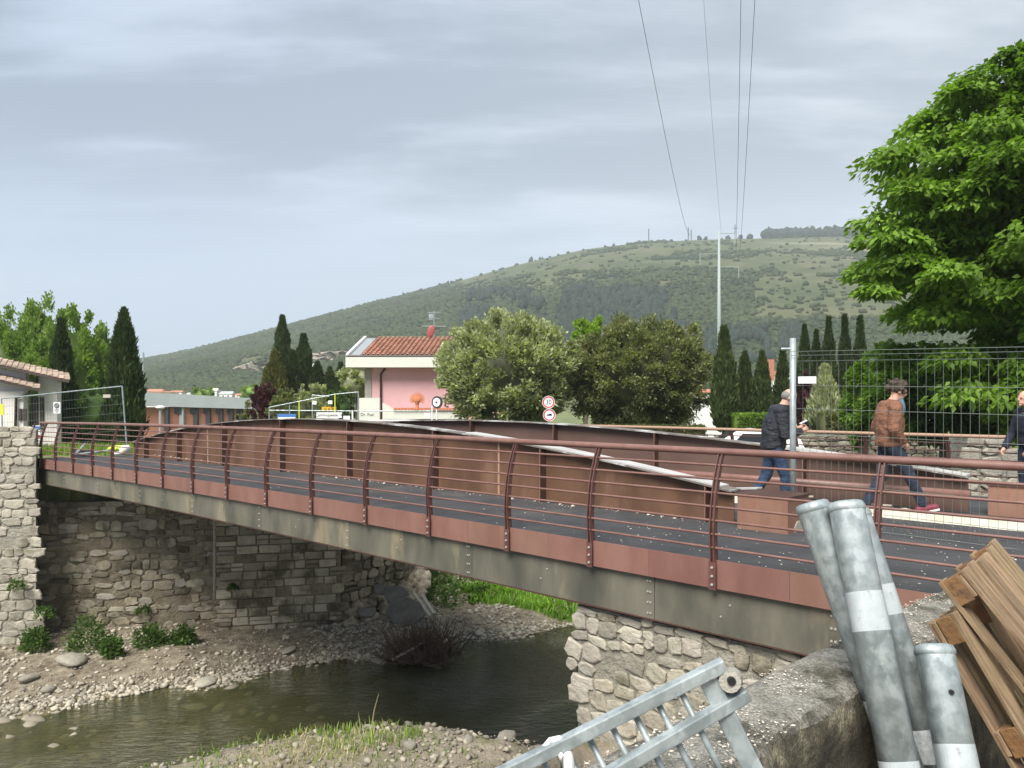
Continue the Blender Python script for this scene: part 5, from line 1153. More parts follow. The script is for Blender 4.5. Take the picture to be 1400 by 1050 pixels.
MB().tube([(0, 0.1, -0.3), (0, 0.1, 8*s_)], 0.03, 6).build('dish_post', M['galv_dull'], ds)
# signs
def disc_part(name, c, r, m, parent, dy=0.0, th=0.01, n=28): return MB().disc((c[0], c[1]+dy, c[2]), r, (0, -1, 0), th, n).build(name, m, parent)
def text(body, c, size, m, parent, ang=0.0, name='lettering', ext=0.002, xs=1.0):
    cu = bpy.data.curves.new(name, 'FONT'); cu.body = body; cu.size = size; cu.align_x = 'CENTER'; cu.align_y = 'CENTER'; cu.extrude = ext; cu.materials.append(m)
    tmp = link('tmp', cu); bpy.context.view_layer.update(); me_ = bpy.data.meshes.new_from_object(tmp.evaluated_get(bpy.context.evaluated_depsgraph_get())); bpy.data.objects.remove(tmp)
    o = link(name, me_, parent, c, (PI/2, 0, ang), (xs, 1, 1)); o['kind'] = 'stuff'; return o
Ys = 33.0; xs = pxX(750, Ys)
sp = thing('speed_limit_sign', 'pole with a red-ringed 30 speed sign above a no-lorries sign before the rounded trees', 'road sign', (xs, Ys, -0.6))
MB().tube([(0, 0.03, 0), (0, 0.03, pz(541, Ys)+.6)], 0.03, 8).build('pole', M['galv_dull'], sp)
for k, py in enumerate((550, 567.5)):
    z = pz(py, Ys)+.6; xo = 0.0 if k == 0 else 0.03
    d = disc_part('sign_disc', (xo, 0, z), 0.272, M['red'], sp)
    disc_part('white_face', (xo, 0, z), 0.195, M['white'], d, -0.009)
    MB().tube([(xo+math.cos(a)*0.262, -0.008, z+math.sin(a)*0.262) for a in np.linspace(0, 2*PI, 28)], 0.012, 5).build('rim', M['white'], d)
    if k == 0: text('30', (xo, -0.017, z), 0.30, M['black'], d, xs=0.85)
    else:
        MB().box((xo+0.03, -0.017, z+0.015), (0.16, 0.006, 0.085)).build('lorry_symbol', M['navyprint'], d)
        MB().box((xo-0.085, -0.017, z-0.005), (0.055, 0.006, 0.05)).build('lorry_cab', M['navyprint'], d)
Yr = 36.0
rs = thing('round_sign', 'round dark-rimmed road sign on a white post in front of the pink house', 'road sign', (pxX(597, Yr), Yr, -0.8))
MB().tube([(0.0, 0, 0), (0.0, 0, pz(545, Yr)+.8)], 0.035, 8).build('post', M['white'], rs)
MB().disc((0.03, -0.05, pz(550, Yr)+.8), 0.29, (-0.55, -1, 0), 0.06, 24).build('sign_back', M['dark'], rs)
MB().disc((0.008, -0.09, pz(550, Yr)+.8), 0.20, (-0.55, -1, 0), 0.03, 24).build('sign_face', M['white'], rs)
MB().disc((-0.002, -0.108, pz(550, Yr)+.8), 0.05, (-0.55, -1, 0), 0.02, 16).build('sign_centre', M['black'], rs)
tag(MB().tube([(pxX(591, Yr), Yr-.1, -0.8), (pxX(591, Yr), Yr-.1, pz(556, Yr))], 0.03, 8).build('post', M['white']), 'short white post just left of the round dark-rimmed sign', 'post')
# sign fence in the middle distance
SF = thing('mesh_fence', 'sloping run of metal site fence panels with signs beyond the bridge centre', 'fence', (0, 0, 0)); Yq = 31.5
def f3(px, py, dy=0.0): return Vector((pxX(px, Yq), Yq+dy, pz(py, Yq)))
for x0, y0 in ((368, 557), (396, 553), (409, 549), (458, 538)): MB().tube([f3(x0, y0), f3(x0, 604)], 0.022, 8).build('post', M['hivis'] if x0 in (409, 458) else M['galv'], SF)
MB().tube([f3(490, 535), f3(490, 605)], 0.03, 8).build('post', M['galv'], SF)
MB().tube([f3(422, 540, .6), f3(422, 604, .6)], 0.025, 8).build('post', M['galv_dull'], SF)
MB().tube([f3(482, 561), f3(482, 604)], 0.035, 8).build('post', M['white'], SF)
for pts in ([f3(368, 557), f3(458, 539), f3(490, 536)], [f3(422, 540, .6), f3(445, 542, .6)], [f3(368, 561), f3(482, 562)], [f3(484, 562), f3(592, 562)]): MB().tube(pts, 0.02, 6, True).build('rail', M['galv'], SF)
b = MB()
for k in range(31):
    px = 370+k*4; top_ = np.interp(px, [368, 458, 490], [557, 539, 536]); b.tube([f3(px, top_), f3(px, 600)], 0.004, 3, False)
for k in range(7): b.tube([f3(368, 566+k*6), f3(490, 566+k*6)], 0.004, 3, False)
b.build('mesh_wire', M['wiregalv'], SF, kind='stuff')
def sign(name, lab, px, py, w, h, Y, m, txt=None, tm=None, ts=None, band=None, ang=0, post=False):
    W_, H_ = w/1050*Y, h/1050*Y; r_ = thing(name, lab, 'sign', (pxX(px, Y), Y, pz(py, Y)), ang)
    MB().box((0, 0, 0), (W_, 0.02, H_)).build('panel', m, r_)
    if band: MB().box((0, -0.014, -H_*0.25), (W_*0.96, 0.006, H_*0.38)).build('band', band, r_)
    if txt: text(txt, (0, -0.016, 0), ts or H_*0.7, tm or M['black'], r_)
    return r_
sign('direction_sign', 'white road sign with black lettering and an arrow on the sign fence', 450, 567.5, 35, 7.5, Yq-.1, M['white'], 'Caminopaese \u2192', M['black'], 0.17)
sign('small_sign', 'thin white sign strip under the lettered road sign', 450, 573.5, 26, 3, Yq-.12, M['white'], 'strada chiusa', M['black'], 0.07)
sign('blue_sign', 'blue and white sign on the left of the sign fence', 392, 570, 25, 8, Yq-.1, M['blue'], None, None, None, M['white'])
sign('warning_sign', 'yellow warning sign with black marks behind the sign fence', 450, 559, 20, 5.5, Yq+.1, M['yellow'], '\u00bb \u00bb \u00bb', M['black'], 0.2)
sign('paper_notice', 'left small white notice hanging on the sign fence', 430, 550.5, 5.5, 5, Yq-.06, M['white'])
sign('paper_notice', 'right small white notice hanging on the sign fence', 451.5, 550, 5.5, 5, Yq-.06, M['white'])
sign('paper_notice', 'white notice low on the sign fence right of the lettered sign', 474, 571, 9, 5, Yq-.06, M['white'])
sign('street_sign', 'pale street sign reading Dr. Fusi in front of the cream pier', 502, 567, 20, 8, Yq-.1, M['plaster_w'], 'Dr. Fusi', M['black'], 0.17)
sign('paper_notice', 'white notice on the far rail before the garden wall', 584, 567, 8, 4.5, Yq-.1, M['white'])
# vehicles: only roofs and upper bodies show above the girders
def car(lab, cat, x, y, z, rz, L_, W_, H_, m, hood=0.62, van=False):
    r_ = thing('parked_van' if van else 'parked_car', lab, cat, (x, y, z), rz); xs_ = [-L_/2, -L_*0.47, -L_*0.30, -L_*0.05, L_*0.16, L_*0.34, L_*0.47, L_/2]
    zt = [0.55, 0.72, 0.93, 1.0, 0.97, 0.68, 0.58, 0.42] if not van else [0.9, 0.98, 1.0, 1.0, 0.98, 0.66, 0.56, 0.4]
    V = []; F = []
    for xx, q in zip(xs_, zt):
        for yy, zz_ in ((-W_/2, 0.18*H_), (-W_/2, 0.52*H_*min(1, q/0.6)), (-W_*0.40, q*H_), (W_*0.40, q*H_), (W_/2, 0.52*H_*min(1, q/0.6)), (W_/2, 0.18*H_)): V.append((xx, yy, zz_))
    n = 6
    for i in range(len(xs_)-1):
        for k in range(n): F.append((i*n+k, i*n+(k+1) % n, (i+1)*n+(k+1) % n, (i+1)*n+k))
    F += [tuple(range(n-1, -1, -1)), tuple((len(xs_)-1)*n+k for k in range(n))]
    F = [tuple(reversed(f)) for f in F]
    MB().add(V, F).build('body', m, r_)
    for sg in (-1, 1):
        b = MB(); b.hexa([(-L_*0.33, sg*W_*0.475, 0.56*H_), (L_*0.24, sg*W_*0.475, 0.56*H_), (L_*0.24, sg*W_*0.49, 0.56*H_), (-L_*0.33, sg*W_*0.49, 0.56*H_)], [(-L_*0.26, sg*W_*0.42, 0.86*H_), (L_*0.12, sg*W_*0.42, 0.88*H_), (L_*0.12, sg*W_*0.435, 0.88*H_), (-L_*0.26, sg*W_*0.435, 0.86*H_)]); b.build('side_window', M['glass'], r_)
        for xx in (-L_*0.31, L_*0.31):
            w = MB().disc((xx, sg*(W_/2-0.05), 0.31), 0.31, (0, 1, 0), 0.2, 20).build('wheel', M['black'], r_); MB().disc((xx, sg*(W_/2+0.055), 0.31), 0.17, (0, 1, 0), 0.02, 14).build('rim', M['galv_dull'], w)
    MB().hexa([(L_*0.335, -W_*.38, .69*H_), (L_*.335, W_*.38, .69*H_), (L_*.325, W_*.38, .69*H_), (L_*.325, -W_*.38, .69*H_)], [(L_*.185, -W_*.36, .95*H_), (L_*.185, W_*.36, .95*H_), (L_*.175, W_*.36, .95*H_), (L_*.175, -W_*.36, .95*H_)]).build('windscreen', M['glass'], r_)
    return r_
car('white van roof showing above the girder in front of the garden wall', 'van', pxX(562, 35), 35, pz(574, 35)-1.95, 0.15, 4.4, 1.8, 1.95, M['white'], van=True)
car('beige parked car mostly hidden behind the girder beside the white van', 'car', pxX(515, 36.5), 36.5, pz(575, 36.5)-1.5, 0.1, 4.0, 1.7, 1.5, M['plaster_w'])
car('white parked car seen over the far footpath railing left of the man in dark jacket', 'car', pxX(1025, 31.5), 31.5, pz(586, 31.5)-1.45, 3.1, 3.9, 1.7, 1.45, M['white'])
0 and car('white parked car just right of the fence pole beyond the railing', 'car', pxX(1105, 32), 32, pz(594, 32)-1.45, 3.1, 3.6, 1.7, 1.45, M['white'])
# far bank parapet across the river at the right
fw = wall_body('far_parapet', 'grey stone river wall across the water behind the far footpath railing', 'wall', [(8.6, 32.2), (21, 34.0), (21, 34.5), (8.6, 32.7)], -6.2, 0.12, M['mortar_l'])
stone_wall(fw, (8.7, 32.18, 0), math.atan2(1.8, 12.4), 12.2, -1.6, 0.12, 'stone_b', 0.16, 0.26, 0.28, 0.6, seed=21, limit=240, proud=0.05)
pb = wall_body('stone_pier', 'pale yellowish rough stone block pier behind the far end of the railing', 'wall', [(pxX(1321, 15.2), 15.2), (pxX(1383, 15.0), 15.0), (pxX(1383, 15.0)+.2, 15.9), (pxX(1321, 15.2)+.2, 16.1)], -3.0, 0.88, M['mortar_l'])
stone_wall(pb, (pxX(1321, 15.2), 15.18, 0), -0.22, 0.9, -0.45, 0.9, 'stone_hi', 0.2, 0.3, 0.28, 0.5, seed=22, limit=40, proud=0.04, gap=0.01)
# power pole and lines
YP = 170.0
pl = thing('power_pole', 'slim grey power pole with three cross-arms rising in front of the hill', 'power pole', (pxX(983, YP), YP, -2.4)); s_ = YP/1050
MB().tube([(0, 0, 0), (0, 0, pz(316, YP)+2.4)], [3.6*s_, 1.5*s_], 12).build('mast', M['pylon'], pl, True)
for py, x0, x1 in ((319, 0, 22), (347, -26, 0), (365, 0, 27)):
    z = pz(py, YP)+2.4; a = MB().tube([(x0*s_, 0, z), (x1*s_, 0, z+0.0)], 0.08, 6).build('cross_arm', M['pylon'], pl)
    xi = x1 if x1 > 0 else x0; MB().tube([(xi*s_, 0, z), (xi*s_, 0, z-15*s_)], 0.09, 6).build('insulator', M['pylon'], a)
for lab, (x0, y0), (x1, y1), Ye in (('leftmost power line running down from the upper edge', (873, 0), (944, 322), 420), ('second power line from the left, thin and faint', (962, 0), (986, 316), 170), ('third power line from the left, nearly vertical', (1013, 0), (1006, 347), 300), ('rightmost power line running down from the upper edge', (1032, 0), (1011, 345), 300)):
    p0 = Vector((pxX(x0, 60), 60, pz(y0, 60))); p1 = Vector((pxX(x1, Ye), Ye, pz(y1, Ye))); pts = []
    v0 = p0+(p0-Vector((0, 0, 1.6)))*0.0
    for k in range(25):
        t = k/24; q = p0.lerp(p1, t); q.z -= 4*t*(1-t)*(p1-p0).length*0.012; pts.append(q)
    ext = p0+(p0-p1)*0.1; pts = [Vector((ext.x, ext.y, p0.z+(p0.z-pts[1].z)*2.2))]+pts
    rr = [0.022+0.0002*max(0, p.y-60)*0.9 for p in pts]
    if 'faint' in lab: rr = [r*0.6 for r in rr]
    tag(MB().tube(pts, rr, 5).build('power_line', M['wire'] if 'faint' not in lab else M['pylon']), lab, 'power line')
for px, yt, yb, lab in ((887, 313, 328, 'left mast on the grassy skyline'), (941, 311, 326, 'left twin mast on the skyline where the first line ends'), (945, 314, 326, 'right twin mast on the skyline where the first line ends'), (1005, 307, 325, 'cross-armed mast on the skyline right of the power pole')):
    Y = 1150; b = MB().tube([(0, 0, 0), (0, 0, (yb-yt)/1050*Y+8)], 0.75, 6)
    if px == 1005: b.box((0, 0, 22), (8, .6, .6))
    tag(b.build('mast', M['wire'], None, False, None, (pxX(px, Y), Y, pz(yb, Y)-8)), lab, 'mast')
# ------------------------------------------------------------------ things on and around the bridge
# left site fence beyond the far end
LF = thing('mesh_fence', 'single tilted wire mesh site fence panel beside the white house at far left', 'fence', (0, 0, 0))
A = Vector((pxX(167, 25.7), 25.7, pz(528, 25.7))); B = Vector((pxX(2, 27), 27.0, pz(545, 27))); A2 = Vector((A.x+0.16, A.y, pz(612, 25.7))); B2 = B+Vector((0.05, 0, -2.0))
MB().tube([A, A2], 0.025, 8).build('post', M['galv'], LF); MB().tube([B, B2], 0.025, 8).build('post', M['galv'], LF); MB().tube([A, B], 0.022, 8).build('rail', M['galv'], LF)
b = MB()
for k in range(1, 44): t = k/44; b.tube([A.lerp(B, t), A2.lerp(B2, t)], 0.003, 3, False)
for k in range(1, 7): t = k/7; b.tube([A.lerp(A2, t), B.lerp(B2, t)], 0.004, 3, False)
b.build('mesh_wire', M['wiregalv'], LF, kind='stuff')
ns = sign('no_parking_sign', 'white no-parking notice tied to the left mesh fence', 78, 557.5, 9.5, 15.5, 26.2, M['white'])
MB().disc((0, -0.016, 0.07), 0.088, (0, -1, 0), 0.008, 22).build('ring', M['dark'], ns); MB().disc((0, -0.021, 0.07), 0.062, (0, -1, 0), 0.008, 22).build('ring_face', M['galv_dull'], ns)
MB().box((0, -0.028, 0.07), (0.15, 0.006, 0.018), Matrix.Rotation(0.8, 3, 'Y')).build('bar', M['dark'], ns)
for k in range(3): text(('DIVIETO', 'DI SOSTA', '0-24')[k], (0, -0.016, -0.06-0.045*k), 0.04, M['black'], ns)
sign('yellow_sign', 'bright yellow panel at the far left edge of the view', 1, 560, 8, 15, 24.3, M['hivis'])
sign('paper_notice', 'cream notice on the left mesh fence in front of the tall cypress', 146, 541.5, 10, 4.5, 25.75, M['plank'])
# debris at the far bridge end
def lump(name, lab, cat, x, y, z, s, m, sz=(1, 1, 1)):
    V, F = blobs(np.array([[0, 0, 0.0]]), np.array([1.0]), 0.22, 0.8, (ICO2_V, ICO2_F), True); o = link(name, newmesh(name, V, F, m), None, (x, y, z), (0, 0, random.uniform(0, 6)), (s*sz[0], s*sz[1], s*sz[2])); return tag(o, lab, cat)
lump('plastic_sack', 'larger crumpled white sack at the far end of the footpath', 'sack', pxX(171, 24.6), 24.6, 0.04, 0.21, M['plaster_w'], (1, .8, .9))
lump('plastic_sack', 'small white sack left of the larger one at the footpath end', 'sack', pxX(161, 24.3), 24.3, -0.06, 0.16, M['white'], (1.1, .8, .6))
lump('yellow_bucket', 'bright yellow-green bundle behind the white sacks', 'bundle', pxX(161, 25.4), 25.4, 0.02, 0.19, M['hivis'], (1.2, .8, .9))
xg = rng.uniform(-17.5, -12.6, 2600); yg = rng.uniform(25.0, 28.5, 2600); blades(np.stack([xg, yg, height(xg, yg)+0.0], -1), np.full(2600, 0.32), 0.02, 0.7, M['grass'], 'verge_grass')
for (xa, ya_, xb, yb_, lab) in ((100, 622, 148, 616, 'grey metal bar lying across the footpath end'), (104, 620, 116, 607, 'short dark bar leaning at the footpath end')):
    a = Vector((pxX(xa, 23.8), 23.8, pz(ya_, 23.8))); c = Vector((pxX(xb, 24.6), 24.6, pz(yb_, 24.6))); tag(MB().tube([a, c], 0.035, 8).build('metal_bar', M['galv_dull']), lab, 'bar')
tag(MB().box((pxX(112, 24.4), 24.4, -0.1), (0.55, 0.3, 0.25)).build('toolbox', M['dark']), 'dark grey box lying on the grass at the far end of the footpath', 'box')
# rust boxes at the girder ends
def rbox(lab, u, w, du, dw, h, strips=2):
    r_ = thing('steel_box', lab, 'box', tuple(P3(u, w, 0.0)), math.atan2(DU.y, DU.x))
    MB().box((0, 0, h/2-0.02), (du, dw, h)).build('shell', M['boxrust'], r_)
    MB().box((0, 0, h-0.012), (du+0.03, dw+0.03, 0.02)).build('lid', M['corten_dark'], r_)
    return r_
rbox('rust-brown steel box at the near end of the first arched girder', 11.62, 2.42, 0.66, 0.62, 0.43)
rbox('rust-brown steel box at the near end of the far girder before the bald man', 9.55, 5.86, 0.72, 0.55, 0.42)
# pale dusty boards along the roadway edge, chips everywhere
n = 60; V = []; F = []; us_ = np.linspace(7.9, 15.5, n)
for i, u in enumerate(us_):
    wl = 4.35+0.14*noise.noise(Vector((u*1.3, 0, 0)))+0.25*max(0, (u-13.5)); wr = 5.36
    hgt = 0.07+0.12*max(0, noise.noise(Vector((u*2.1, 3, 0))))
    for k in range(7):
        t = k/6; z = -0.022+(hgt*math.sin(PI*min(1, t*1.3+0.1)) if 0 < k < 6 else 0.0)+0.02*noise.noise(Vector((u*5, t*6, 1)))*(0 < k < 6)
        V.append(P3(u, wl+(wr-wl)*t, z))
for i in range(n-1):
    for k in range(6): F.append((i*7+k, i*7+k+1, i*7+8+k, i*7+7+k))
F = [tuple(reversed(f)) for f in F]
tag(link('sawdust_strip', newmesh('sawdust_strip', V, F, M['saw'], True)), kind='stuff')
for k, (u, w, L_, rz, z) in enumerate(((12.6, 4.9, 0.9, 0.3, .08), (11.3, 4.95, 0.6, -.2, .07))):
    o = MB().box((0, 0, 0), (L_, 0.14, 0.025)).build('plank', M['plank']); o.location = P3(u, w, z); o.rotation_euler = (0.1, 0.05, math.atan2(DU.y, DU.x)+rz); tag(o, ('loose pale board on the roadway behind the man in the dark jacket', 'short pale board between the two walking men')[k], 'board')
b = MB().box((0, 0, 0), (1.35, 0.16, 0.02)); o = b.build('board', M['flange_white']); o.location = P3(12.75, 3.0, 0.34); o.rotation_euler = (0, 0.10, math.atan2(DU.y, DU.x)); tag(o, 'white board lying from the first girder end towards the box', 'board')
n = 3400; uu = rng.uniform(8, 22, n); ww = rng.uniform(0.12, 5.2, n); k = (rng.uniform(0, 1, n) < np.clip(np.interp(uu, [8, 12, 16, 22], [1.0, 0.7, 0.2, 0.04])*(0.35+1.1*(fbm(uu, ww, 0.9, 3, 3) > 0.05)), 0, 1)) & ~((np.abs(ww-2.42) < 0.2) & (uu > 12))
uu, ww = uu[k], ww[k]; P = np.stack([10.07-0.7246*uu+0.6892*ww, 0.6892*uu+0.7246*ww, -0.012+0*uu], -1); s = 0.003+0.012*rng.uniform(0, 1, len(uu))**4; V, F = blobs(P, s, 0.3, 0.35)
tag(link('debris_chips', newmesh('debris_chips', V, F, M['chip'])), kind='stuff')
n = 300; uu = rng.uniform(12.5, 31, n); ww = 2.42-rng.uniform(0.03, 0.25, n); P = np.stack([10.07-0.7246*uu+0.6892*ww, 0.6892*uu+0.7246*ww, -0.01+0*uu], -1); V, F = blobs(P, 0.006+0.03*rng.uniform(0, 1, n)**4, 0.3, 0.5)
tag(link('kerb_debris', newmesh('kerb_debris', V, F, M['chip'])), kind='stuff')
# chips on the parapet top
n = 8000; t = rng.uniform(-3.4, 2.7, n); a = rng.uniform(0.03, 0.40, n); P = np.array([1.09, 3.58, 0])+np.outer(t, [0.723, 0.691, 0])+np.outer(a, [0.691, -0.723, 0]); P[:, 2] = 0.306
q = np.array([noise.noise(Vector(p))*0 + noise.noise(Vector(p)*4.5)*0.022+noise.noise(Vector(p)*1.3)*0.03 for p in P]); P[:, 2] += q
k = fbm(P[:, 0], P[:, 1], 0.25, 3, 3) > -0.15; P = P[k]; s = 0.0018+0.007*rng.uniform(0, 1, len(P))**4; V, F = blobs(P, s, 0.3, 0.22)
tag(link('parapet_chips', newmesh('parapet_chips', V, F, M['chip'])), kind='stuff')
# piece of red brick on the wall
tag(MB().box((1.97, 4.22, 0.33), (0.07, 0.04, 0.02), Matrix.Rotation(0.5, 3, 'Z')).build('brick_fragment', M['terracotta']), 'small flat reddish brick fragment on the parapet beside the steel tubes', 'brick')
# ground at the near end (behind the parapet)
slab('approach_road', M['asphalt'], -6.0, 7.19, 0.06, 14, -0.30, -0.024, None, 20)
bpy.data.objects['approach_road']['kind'] = 'structure'
tag(link('bank_fill', newmesh('bank_fill', [(-2.0, -3, -0.9), (14.2, -5, -0.9), (6.1, 4.9, -0.9), (3.4, 5.2, -0.9), (-2.2, 0.2, -0.9)], [(0, 1, 2, 3, 4)], M['soil'])), kind='structure')
# site fence on the bridge
SFx = thing('mesh_fence', 'wire mesh site fence panel crossing the roadway in front of the walking men', 'fence', (0, 0, 0))
Pa = Vector((3.68, 10.06, 0)); dirp = Vector((1.93, -1.72, 0)); dirp.normalize(); Lp = 3.6
MB().tube([Pa+Vector((0, 0, -0.02)), Pa+Vector((0, 0, 2.42))], 0.040, 14).build('post', M['galv_dull'], SFx, True)
MB().tube([Pa+Vector((0, 0, 2.28)), Pa+Vector((-0.15, 0.02, 2.28))], 0.018, 8).build('post_hook', M['galv'], SFx)
Pe = Pa+dirp*Lp; MB().tube([Pe+Vector((0, 0, -0.02)), Pe+Vector((0, 0, 2.3))], 0.03, 10).build('post', M['galv'], SFx)
nv = Vector((-dirp.y, dirp.x, 0))
def zf(t, z): return z-0.045*t/1.0*0.5
for k in range(1, 40):
    t = 0.04+k*0.0905
    if t > Lp: break
    p_ = Pa+dirp*t; MB().tube([p_+Vector((0, 0, 0.02)), p_+Vector((0, 0, zf(t, 2.10))), p_+Vector((0, 0, zf(t, 2.16)))-nv*0.03, p_+Vector((0, 0, zf(t, 2.24)))-nv*0.09], 0.0024, 5, False).build('vertical_wire', M['wiregalv'], SFx)
for z, off in ((2.24, -0.09), (2.19, -0.06), (2.12, 0.0), (1.80, 0), (1.50, 0), (1.18, 0), (0.86, 0), (0.55, 0), (0.24, 0), (0.03, 0)):
    MB().tube([Pa+dirp*0+nv*off+Vector((0, 0, z)), Pa+dirp*Lp+nv*off+Vector((0, 0, zf(Lp, z)))], 0.0034, 5).build('horizontal_wire', M['wiregalv'], SFx)
sign('paper_notice', 'blank white rectangular notice on the mesh fence by the galvanised pole', 1103.5, 519.5, 23, 9.5, 9.85, M['white'], ang=-0.3)
# concrete feet
def foot(lab, x, y, rz):
    V = []; pr = [(-.30, 0), (-.30, .06), (-.22, .13), (.22, .13), (.30, .06), (.30, 0)]
    for yy in (-.11, .11): V += [(a, yy, z) for a, z in pr]
    F = [(0, 1, 2, 3, 4, 5), (11, 10, 9, 8, 7, 6)]+[((k+1) % 6, k, 6+k, 6+(k+1) % 6) for k in range(6)]
    o = link('concrete_foot', newmesh('concrete_foot', V, F, M['concrete']), None, (x, y, -0.02), (0, 0, rz)); return tag(o, lab, 'fence foot')
foot('front concrete block foot beside the base of the galvanised pole', 3.62, 9.72, 0.75); foot('rear concrete block foot behind the front one at the pole base', 3.42, 9.98, 0.75)

# ------------------------------------------------------------------ steel tubes leaning on the parapet
def pt(px, py, Y): return Vector((pxX(px, Y), Y, pz(py, Y)))
def steel_tube(lab, a, b_, r, tapes, hole=False, sq=1.0, capr=1.06, seed=0, tape_m='tape', group=None):
    a = Vector(a); b_ = Vector(b_); L_ = (b_-a).length; root = thing('steel_tube', lab, 'steel tube', tuple(a)); root.rotation_mode = 'QUATERNION'; root.rotation_quaternion = (b_-a).to_track_quat('Z', 'Y')
    root['category'] = 'steel tube'; n = 40
    def ring(z, k=1.0, n=40):
        out = []
        for j in range(n):
            q = 2*PI*j/n; c, s = math.cos(q), math.sin(q); rr = r*k*(1-0.045*math.cos(3*q+seed)+0.02*math.cos(5*q))
            out.append((rr*c, rr*s*sq, z))
        return out
    def shell(name, zs_, ks, m, cap0=False, cap1=False, parent=root):
        V = []; F = []
        for z, k in zip(zs_, ks): V += ring(z, k)
        for i in range(len(zs_)-1):
            for j in range(n): F.append((i*n+j, i*n+(j+1) % n, (i+1)*n+(j+1) % n, (i+1)*n+j))
        if cap0: F.append(tuple(range(n-1, -1, -1)))
        if cap1: F.append(tuple((len(zs_)-1)*n+j for j in range(n)))
        F = [tuple(reversed(f)) for f in F] if False else F
        return MB().add(V, F).build(name, m, parent, False)
    body = shell('tube_body', [0.03, L_], [1, 1], M['galv'], False, True)
    shell('end_cap', [-0.012, -0.006, 0.012, 0.026, 0.034], [0.80, 0.97, capr, capr, 1.0], M['galv'], True)
    for k, (z0, z1, tm) in enumerate(tapes): shell('tape_band', [z0, z1], [1.012, 1.012], M[tm], parent=body)
    for ch in root.children:
        ch.data.polygons.foreach_set('use_smooth', [len(p_.vertices) == 4 for p_ in ch.data.polygons])
    if hole: MB().disc((-r*0.1, 0, 0), 0.001, (0, 1, 0)).V
    return root
# front tube
steel_tube('front steel tube with a broad reflective band, overlapping the other two', pt(1156, 690, 3.60), pt(1252, 1160, 3.12), 0.079, [(0.40, 0.57, 'tape'), (1.09, 1.30, 'tape')], seed=0.6)
steel_tube('leftmost steel tube whose cap tilts away behind the front tube', pt(1110, 690, 3.72), pt(1262, 1120, 3.34), 0.077, [(0.9, 1.05, 'tape')], seed=1.7)
steel_tube('right-hand steel tube half hidden behind the front one with worn tape', pt(1168, 700, 3.80), pt(1303, 1120, 3.36), 0.074, [(0.36, 0.50, 'tape'), (1.0, 1.14, 'tape_worn')], seed=2.9)
d = steel_tube('short steel tube standing apart beside the lower pallet with a small hole', pt(1276, 885, 3.40), pt(1330, 1150, 3.10), 0.079, [(0.39, 0.49, 'tape')], seed=2.2)
hp = (pt(1276, 885, 3.40).lerp(pt(1330, 1150, 3.10), 0.22)); tag(MB().disc(tuple(hp+Vector((-0.005, -0.085, 0.01))), 0.010, (0, -1, 0.1), 0.012, 12).build('bolt_hole', M['black'], None), None)
o = bpy.data.objects['bolt_hole']; mw = d.matrix_basis.copy(); bpy.context.view_layer.update(); o.parent = d; o.matrix_parent_inverse = d.matrix_world.inverted()
# ------------------------------------------------------------------ galvanised barrier lying on the parapet
BR = thing('steel_barrier', 'tilted galvanised steel barrier resting on the parapet in the foreground', 'barrier', (0, 0, 0))
def bar(a, b_, wv, dv_, name, m, parent, up=None):
    a = Vector(a); b_ = Vector(b_); d_ = (b_-a); rot_ = d_.to_track_quat('X', 'Z').to_matrix(); o = MB().box(tuple((a+b_)/2), (d_.length, dv_, wv), rot_).build(name, m, parent)
    md = o.modifiers.new('bevel', 'BEVEL'); md.width = 0.004; md.segments = 2; return o
Yb2 = 2.42
def q3(px, py, Y=Yb2): return pt(px, py, Y)
bar(q3(600, 1101, 2.36), q3(990, 908), 0.040, 0.04, 'top_rail', M['galv'], BR)
bar(q3(780, 1090, 2.36), q3(1022, 948), 0.040, 0.04, 'middle_rail', M['galv'], BR)
bar(q3(620, 1320, 2.2), q3(1110, 1075, 2.3), 0.04, 0.04, 'bottom_rail', M['galv'], BR)
for k in range(7):
    t = k/7; tp = Vector((930-31.5*k, 948+15.6*k, 0)); dvv = Vector((0.46, 0.888, 0)).normalized()
    e = tp+dvv*190; MB().tube([q3(tp.x, tp.y-4, Yb2+.005), q3(e.x, e.y, Yb2-.03)], 0.0105, 10).build('barrier_bar', M['galv'], BR, True)
bar(q3(966, 925, Yb2+.01), q3(1056, 1105, Yb2-.05), 0.062, 0.012, 'end_post', M['galv'], BR)
bar(q3(982, 915, Yb2+.03), q3(1004, 958, Yb2+.03), 0.03, 0.02, 'end_bracket', M['galv_dull'], BR)
cl_ = MB().tube([q3(998, 932, Yb2-.03), q3(1001, 927, Yb2+.05)], 0.034, 14).build('clamp', M['concrete'], BR); MB().disc(tuple(q3(1000, 931, Yb2-.035)), 0.013, (0, -1, 0), 0.012, 12).build('clamp_bolt', M['black'], cl_)
# cloth tied round the rail
b = MB(); c0_ = q3(762, 1022)
pts = [q3(741, 1034, Yb2-.022), q3(743, 1022, Yb2-.03), q3(752, 1012, Yb2-.032), q3(764, 1010, Yb2-.034), q3(772, 1018, Yb2-.036), q3(776, 1032, Yb2-.040), q3(779, 1052, Yb2-.042), q3(780, 1075, Yb2-.044), q3(778, 1110, Yb2-.04)]
b.tube(pts, [0.004, 0.007, 0.009, 0.011, 0.014, 0.017, 0.019, 0.020, 0.024], 12); b.tube([q3(769, 1014, Yb2-.040), q3(766, 1032, Yb2-.050), q3(769, 1060, Yb2-.052), q3(766, 1095, Yb2-.050)], [0.005, 0.009, 0.011, 0.012], 10)
tag(link('tied_cloth', newmesh('tied_cloth', b.V, b.F, M['frame_w'], True)), 'white cloth strip knotted round the top rail of the steel barrier', 'cloth')

